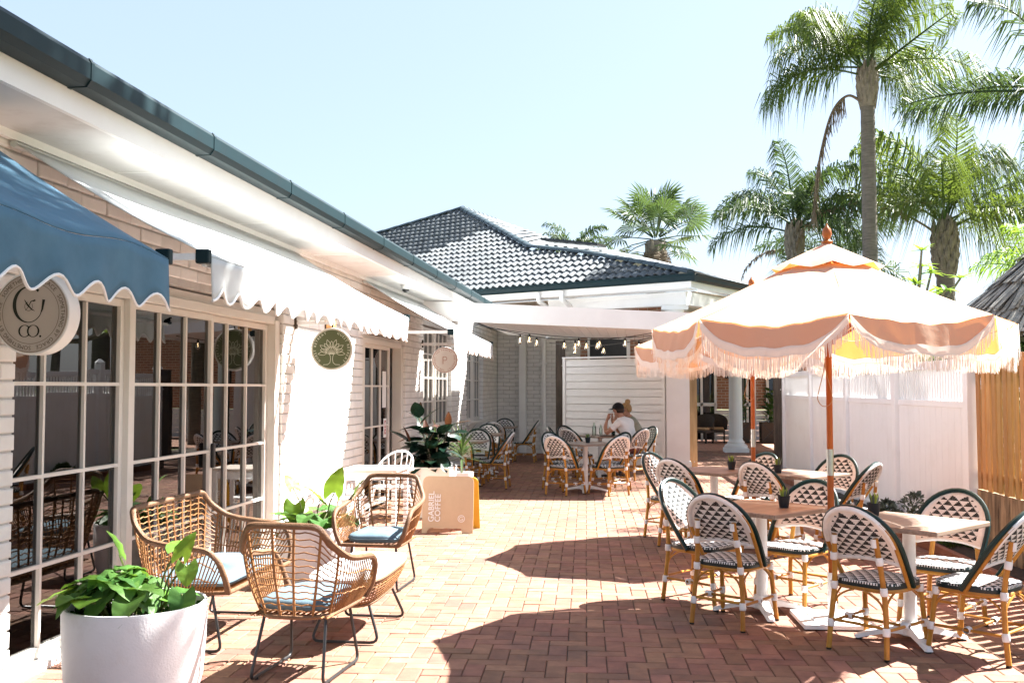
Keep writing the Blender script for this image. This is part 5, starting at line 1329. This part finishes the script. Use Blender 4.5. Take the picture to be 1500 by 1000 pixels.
# ---------------------------------------------------------------- rubber plant and spiky plants
rp_ = empty('rubber_plant', (-2.50, 12.35, 0)); tag(rp_, 'dark glossy rubber plant with rust-backed new leaves in a white box', 'plant')
MB().add([(s*x, t*x, z) for x, z in ((.20, 0), (.245, .62), (.215, .62), (.21, .56)) for s, t in ((-1, -1), (1, -1), (1, 1), (-1, 1))], [(4*i+k, 4*i+(k+1) % 4, 4*i+4+(k+1) % 4, 4*i+4+k) for i in range(3) for k in range(4)]+[(12, 13, 14, 15)]).build('planter_box', POT, rp_)
lm = [leaf_mesh(.29, .155, RUBBER, .15, .22, nx=3, ny=8), leaf_mesh(.28, .12, RUBBERB, .2, .1, nx=3, ny=8)]
random.seed(12)
for st, (dx, dy, h) in enumerate(((-.20, .02, 1.22), (.06, -.05, 1.02), (.16, .08, 1.10), (-.05, -.16, .86), (-.12, .10, 1.0), (-.30, -.08, .92))):
    top = Vector((dx, dy, h)); b = Vector((dx*.2, dy*.2, .55)); MB().tube([b, b.lerp(top, .5)+Vector((0, 0, .02)), top], [.014, .011, .007], 7).build('stem', BOOT, rp_, True)
    for k in range(18):
        t = -.05+1.05*k/17; p = b.lerp(top, t); a = k*2.4+st; pit = R(-40+72*max(0, t)+random.gauss(0, 16))
        link('leaf', lm[0 if random.random() < .96 else 1], rp_, Matrix.Translation(p) @ Matrix.Rotation(a, 4, 'Z') @ Matrix.Rotation(pit, 4, 'X') @ Matrix.Rotation(random.gauss(0, .3), 4, 'Y') @ Matrix.Scale(random.uniform(.95, 1.3), 4))
    link('leaf', lm[1], rp_, Matrix.Translation(top) @ Matrix.Rotation(st*1.7, 4, 'Z') @ Matrix.Rotation(R(72), 4, 'X') @ Matrix.Scale(.8, 4))
sw = leaf_mesh(.40, .035, PALMD, .3, .25, nx=1, ny=6)
for i, (x, y, h, lb) in enumerate(((-2.72, 13.5, .82, 'spiky green plant in a white pot behind the rubber plant'), (-2.42, 13.9, .72, 'second spiky plant nearest the small wall tables'))):
    y_ = empty('spiky_plant', (x, y, 0)); tag(y_, lb, 'plant')
    MB().lathe([(0, 0), (.13, 0), (.17, .42), (.155, .42), (.15, .38), (0, .38)], 20).build('pot', POT, y_, True, ang=40)
    MB().tube([(0, 0, .36), (0, 0, h)], .02, 7).build('stem', BOOT, y_, True)
    for k in range(46):
        a = k*2.4; link('leaf', sw, y_, Matrix.Translation((0, 0, h-.12+.14*k/46)) @ Matrix.Rotation(a, 4, 'Z') @ Matrix.Rotation(R(5+75*k/46+random.gauss(0, 8)), 4, 'X') @ Matrix.Scale(random.uniform(.75, 1.1), 4))

# ---------------------------------------------------------------- folding board sign
af = empty('board_sign', (-2.06, 10.92, 0), R(2)); tag(af, 'kraft coloured folding board sign with white vertical lettering', 'sign')
def board(w, h, rc):
    pts = [(-w/2, 0), (-w/2+.055, 0)]+[(-w/2+.055+.05*(1-math.cos(R(a))), .055*math.sin(R(a))) for a in (20, 45, 70, 90)]+[(w/2-.17, .055), (w/2-.13, .05), (w/2-.12, 0), (w/2, 0)]
    pts += [(w/2-rc+rc*math.cos(R(a)), h-rc+rc*math.sin(R(a))) for a in (0, 30, 60, 90)]+[(-w/2+rc-rc*math.sin(R(a)), h-rc+rc*math.cos(R(a))) for a in (0, 30, 60, 90)]
    return pts
BW_, BH_ = .57, .625
MB().prism(board(BW_, BH_, .06), -.012, (0, 0, 0), (1, 0, 0), (0, 0, 1)).build('front_board', AFRAME, af, mtx=Matrix.Translation((0, -.02, 0)) @ Matrix.Rotation(R(-9), 4, 'X'))
MB().prism(board(BW_, BH_, .06), -.012, (0, 0, 0), (1, 0, 0), (0, 0, 1)).build('rear_board', AYEL, af, mtx=Matrix.Translation((.03, .40, 0)) @ Matrix.Rotation(R(18), 4, 'X'))
FM = Matrix.Translation((0, -.02, 0)) @ Matrix.Rotation(R(-9), 4, 'X') @ Matrix.Translation((0, -.014, 0))
for txt, x in (('GABRIEL', -.180), ('COFFEE', -.108)):
    vs, fs = text_me(txt, .088, 0, 'LEFT', .0012); xm = min(v.x for v in vs); mb = MB()
    mb.add([(-(v.y)+x, 0, (v.x-xm)+.125) for v in vs], fs); mb.build('lettering', TRIM, af, mtx=FM)
mb = MB(); flat(circ(.036, 40, 0, 2*PI, .155, .16), .007, 0, mb, True); flat(circ(.020, 24, R(40), R(350), .155, .16), .006, 0, mb); flat([(.158, .157), (.176, .157)], .006, 0, mb); mb.build('logo', TRIM, af, mtx=FM)

# ---------------------------------------------------------------- white metal chairs and table by the wall
def white_chair(x, y, face, label):
    c = empty('white_chair', (x, y, 0), R(face-90)); tag(c, label, 'chair', 'white spindle chairs')
    MB().lathe([(0, .44), (.20, .44), (.215, .45), (.215, .465), (.2, .472), (0, .466)], 28).build('seat', WHITEM, c, True, ang=40)
    ar = [(-.235, .02, .62)]+[(-.235*math.cos(R(a)), -.05-.17*math.sin(R(a)), .66+.20*math.sin(R(a))) for a in range(0, 181, 15)]+[(.235, .02, .62)]
    MB().tube(ar, .012, 8).build('back_hoop', WHITEM, c, True)
    MB().tube([(-.25, .06, .655)]+[(-.25*math.cos(R(a)), -.02-.21*math.sin(R(a)), .66) for a in range(0, 181, 20)]+[(.25, .06, .655)], .014, 8).build('arm_rail', WHITEM, c, True)
    for k in range(7):
        a = R(25+130*k/6); MB().tube([(-.17*math.cos(a), -.16*math.sin(a), .46), (-.235*math.cos(a), -.05-.17*math.sin(a), .66+.20*math.sin(a))], .006, 6).build('spindle', WHITEM, c, True)
    for sx in (-1, 1):
        for sy in (-1, 1): MB().tube([(sx*.14, sy*.13, .45), (sx*.21, sy*.20, 0)], [.013, .010], 7).build('leg', WHITEM, c, True)
white_chair(-2.80, 11.35, 250, 'white spindle-back chair in front of the open doorway'); white_chair(-3.0, 10.2, 0, 'white spindle-back chair close to the sunlit wall')
wt_ = empty('white_table', (-2.78, 10.55, 0)); tag(wt_, 'small square white table with slatted wooden rim by the sunlit wall', 'table')
MB().box((0, 0, .73), (.62, .62, .03), None, .006).build('tabletop', M('bleached_board', (.68, .60, .52), (.6, .52, .44), 6, .6), wt_)
for sx in (-1, 1):
    for sy in (-1, 1): MB().bar((sx*.27, sy*.27, 0), (sx*.27, sy*.27, .715), .045, .045, (1, 0, 0)).build('leg', WHITEM, wt_)
for s in (-1, 1):
    MB().bar((-.25, s*.27, .67), (.25, s*.27, .67), .025, .08).build('apron', WHITEM, wt_); MB().bar((s*.27, -.25, .67), (s*.27, .25, .67), .025, .08).build('apron', WHITEM, wt_)

# ---------------------------------------------------------------- string lights
def strand_lights(a, b, sag, ts, label):
    a = Vector(a); b = Vector(b); s = empty('string_lights', a); tag(s, label, 'string lights', 'festoon strings under the patio roof')
    f = lambda t: a.lerp(b, t)-Vector((0, 0, sag*4*t*(1-t)))-a
    MB().tube([f(i/24) for i in range(25)], .006, 5).build('cable', BLACKM, s, True)
    for t in ts:
        p = f(t); bl = MB().lathe([(.014, -.01), (.018, -.02), (.018, -.055), (.014, -.06)], 10, p, True).build('socket', BLACKM, s, True)
        bb = MB().lathe([(.013, -.058), (.02, -.075), (.034, -.11), (.036, -.13), (.026, -.155), (.001, -.165)], 14, p).build('bulb', BULBG, s, True)
        MB().tube([p+Vector((0, 0, -.06)), p+Vector((.006, 0, -.10)), p+Vector((-.006, 0, -.10)), p+Vector((.0, 0, -.13))], .004, 5).build('filament', M_FIL, bb)
M_FIL, nt_, b_, o_ = new_mat('warm_filament'); b_.inputs['Emission Color'].default_value = (1, .72, .38, 1); b_.inputs['Emission Strength'].default_value = 3; b_.inputs['Base Color'].default_value = (.8, .6, .3, 1)
strand_lights((-2.58, 15.75, 2.66), (.35, 16.2, 2.50), .20, (.26, .35, .50, .56, .62, .68), 'festoon string nearest the patio roof beam')
strand_lights((-2.56, 15.05, 2.60), (.45, 17.4, 2.52), .13, (.30, .55, .66, .80), 'festoon string crossing diagonally under the patio roof')
strand_lights((-1.6, 18.9, 2.46), (.55, 15.6, 2.46), .12, (.25, .5, .78, .9), 'festoon string running from the dark post to the pier')
# ---------------------------------------------------------------- seated people
SKIN = M('skin', (.50, .27, .18), (.44, .23, .15), 20, .5); TEE = M('white_tee', (.78, .78, .77), (.72, .72, .71), 8, .9, .4, 14, bd=.02)
SHORTS = M('maroon_shorts', (.14, .045, .035), (.10, .03, .025), 8, .9); CAPM = M('black_cap', (.012, .013, .016), (.01, .01, .012), 8, .8)
HAIRB = M('blonde_hair', (.42, .27, .12), (.26, .15, .06), 60, .6, .6, 90); HAIRD = M('dark_hair', (.04, .025, .018), (.02, .014, .01), 60, .6); SHOE = M('dark_shoe', (.03, .03, .032), rough=.7)
DRESS = M('sage_top', (.30, .32, .26), (.25, .27, .21), 8, .9); LINEN = M('stone_linen', (.40, .36, .30), rough=.9)
def person(loc, rz, label, shirt, pants, phone=False, lean=0, hands=None):
    P = []; E = []; RAD = []; MI = {}
    def v(p, r): P.append(Vector(p)); RAD.append(r); return len(P)-1
    def e(a, b, m): E.append((a, b)); MI[(a, b)] = m
    pel = v((0, -.06, .545), .135); wai = v((0, -.03, .70), .125); che = v((0, .07, .88), .145); upc = v((0, .13, .99), .12); nkb = v((0, .175, 1.065), .07); nk = v((0, .20, 1.11), .052)
    h0 = v((0, .235, 1.155), .072); h1 = v((0, .25, 1.215), .092); h2 = v((0, .245, 1.27), .080); nose = v((0, .350, 1.195), .014); chin = v((0, .300, 1.135), .035)
    for a, b, m in ((pel, wai, 0), (wai, che, 0), (che, upc, 0), (upc, nkb, 0), (nkb, nk, 1), (nk, h0, 1), (h0, h1, 1), (h1, h2, 1), (h1, nose, 1), (h0, chin, 1)): e(a, b, m)
    for s in (-1, 1):
        sh = v((s*.175, .12, 1.0), .072); ua = v((s*.215, .22, .90), .056); el = v((s*.215, .36, .795), .042); fa = v((s*.15, .42, .92), .036); wr = v((s*.085, .43, 1.02), .025); pm = v((s*.065, .415, 1.075), .026)
        e(upc, sh, 0); e(sh, ua, 0); e(ua, el, 1); e(el, fa, 1); e(fa, wr, 1); e(wr, pm, 1)
        for k in range(4):
            b = Vector((s*(.085-.018*k), .425-.006*k, 1.11)); f1 = v(b+Vector((-s*.006, -.012, .022)), .0085); f2 = v(b+Vector((-s*.018, -.032, .036)), .0075); e(pm, f1, 1); e(f1, f2, 1)
        t1 = v((s*.04, .40, 1.075), .0095); t2 = v((s*.025, .385, 1.098), .008); e(pm, t1, 1); e(t1, t2, 1)
        hp = v((s*.095, -.03, .525), .10); th_m = v((s*.115, .19, .53), .082); kn = v((s*.125, .40, .50), .060); ca = v((s*.125, .40, .32), .054); an = v((s*.125, .37, .10), .036); he = v((s*.125, .36, .05), .04); to = v((s*.135, .53, .035), .033)
        e(pel, hp, 2); e(hp, th_m, 2); e(th_m, kn, 2); e(kn, ca, 1); e(ca, an, 1); e(an, he, 3); e(he, to, 3)
    me = bpy.data.meshes.new('body'); me.from_pydata(P, E, []); o = bpy.data.objects.new('tmp', me); COL.objects.link(o)
    o.modifiers.new('s', 'SKIN'); sk = me.skin_vertices[0].data
    for i, r in enumerate(RAD): sk[i].radius = (r, r)
    sk[pel].use_root = True
    # chest and pelvis are wider than deep
    for i, (fx, fy) in ((pel, (1.15, .95)), (wai, (1.15, .9)), (che, (1.2, .85)), (upc, (1.25, .8))): sk[i].radius = (RAD[i]*fx, RAD[i]*fy)
    ss = o.modifiers.new('u', 'SUBSURF'); ss.levels = 2; ss.render_levels = 2
    dg = bpy.context.evaluated_depsgraph_get(); bm_ = bpy.data.meshes.new_from_object(o.evaluated_get(dg)); bpy.data.objects.remove(o); bpy.data.meshes.remove(me)
    bm_.name = 'body'; bm_.materials.clear()
    for m in (shirt, SKIN, pants, SHOE): bm_.materials.append(m)
    segs = [(P[a], P[b], m) for (a, b), m in MI.items()]
    for f in bm_.polygons:
        c = f.center; best = 9; bi = 0
        for a, b, m in segs:
            d = b-a; t = max(0, min(1, (c-a).dot(d)/max(1e-9, d.length_squared))); q = (c-(a+d*t)).length
            if q < best: best = q; bi = m
        f.material_index = bi; f.use_smooth = True
    root = empty('person', loc, R(rz-90)); tag(root, label, 'person')
    link('body', bm_, root)
    return root
def head_shell(name, parent, mat, c, r, zlo, front, n=24):
    mb = MB()
    def f(u, v):
        a = 2*PI*u; b = PI/2*(1-v*1.35); x = r*math.cos(b)*math.cos(a); y = r*math.cos(b)*math.sin(a); z = r*1.05*math.sin(b)
        if y > 0: z = max(z, front*y)
        return (c[0]+x, c[1]+y, c[2]+max(z, zlo))
    return mb.grid(f, n, 10).build(name, mat, parent, True, ang=180)
cx, cy, cf_ = CPOS['bistro chair carrying the person in the white t-shirt']
man = person((cx, cy, 0), cf_+6, 'seated person in white t-shirt and black cap, elbows on the table', TEE, SHORTS)
head_shell('hair', man, HAIRD, (0, .235, 1.215), .100, -.075, .35)
cp = head_shell('cap', man, CAPM, (0, .245, 1.232), .108, -.004, 0)
def brim(u, v): a = R(25+130*u); r_ = .10+.085*v*math.sin(R(20+140*u)); return (r_*math.cos(a), .245+r_*math.sin(a), 1.232-.018*v)
o = MB().grid(brim, 14, 4).build('brim', CAPM, cp, True); m_ = o.modifiers.new('t', 'SOLIDIFY'); m_.thickness = .006
for s in (-1, 1):
    MB().lathe([(0, -.012), (.018, -.008), (.02, .006), (.012, .012)], 10).build('ear', SKIN, man, True, Matrix.Translation((s*.095, .24, 1.195)) @ Matrix.Rotation(PI/2, 4, 'Y'))
    MB().lathe([(.052, 0), (.066, -.03), (.07, -.06)], 16).build('sleeve', TEE, man, True, Matrix.Translation((s*.21, .205, .92)) @ (Vector((s*.12, .3, -.25))*-1).to_track_quat('Z', 'Y').to_matrix().to_4x4() @ Matrix.Translation((0, 0, .02)))
cx, cy, cf_ = CPOS['bistro chair carrying the person with the blonde bun']
wom = person((cx, cy, 0), cf_-25, 'seated person with a blonde hair bun behind the white t-shirt', DRESS, LINEN)
head_shell('hair', wom, HAIRB, (0, .230, 1.222), .108, -.10, .25)
MB().lathe([(0, -.05), (.035, -.04), (.052, -.01), (.045, .03), (.02, .05), (0, .052)], 16).build('hair_bun', HAIRB, wom, True, Matrix.Translation((.0, .20, 1.345)))
# things on their table
GL = glass_mat('bottle_glass', (.8, .88, .82), 1, 1.45)
for i, (x, y, h, r, lb) in enumerate(((-.72, 17.95, .24, .035, 'tall clear water bottle on the couple\'s table'), (-.60, 17.90, .20, .03, 'shorter glass bottle on the couple\'s table'), (-.50, 18.1, .12, .035, 'drinking glass on the couple\'s table'), (-.38, 17.95, .15, .035, 'dark green bottle beside the white plate'))):
    b = empty('bottle', (x, y, .751)); tag(b, lb, 'bottle' if i != 2 else 'glass', 'glassware on the occupied table')
    MB().lathe([(0, .002), (r, .002), (r, h*.6), (r*.45, h*.8), (r*.42, h)] if i != 2 else [(0, .002), (r*.85, .002), (r, h), (r*.93, h), (r*.8, .01), (0, .01)], 18).build('vessel', GL if i != 3 else GREEN, b, True)
    if i < 2: MB().lathe([(0, h+.012), (r*.48, h+.012), (r*.48, h-.01)], 14).build('stopper', WRAP, b, True)
pl = empty('plate', (-.52, 17.86, .751)); tag(pl, 'white plate on the couple\'s table', 'plate'); MB().lathe([(0, .004), (.08, .004), (.13, .022), (.128, .026), (.08, .010), (0, .010)], 28).build('dish', WHITEM, pl, True)
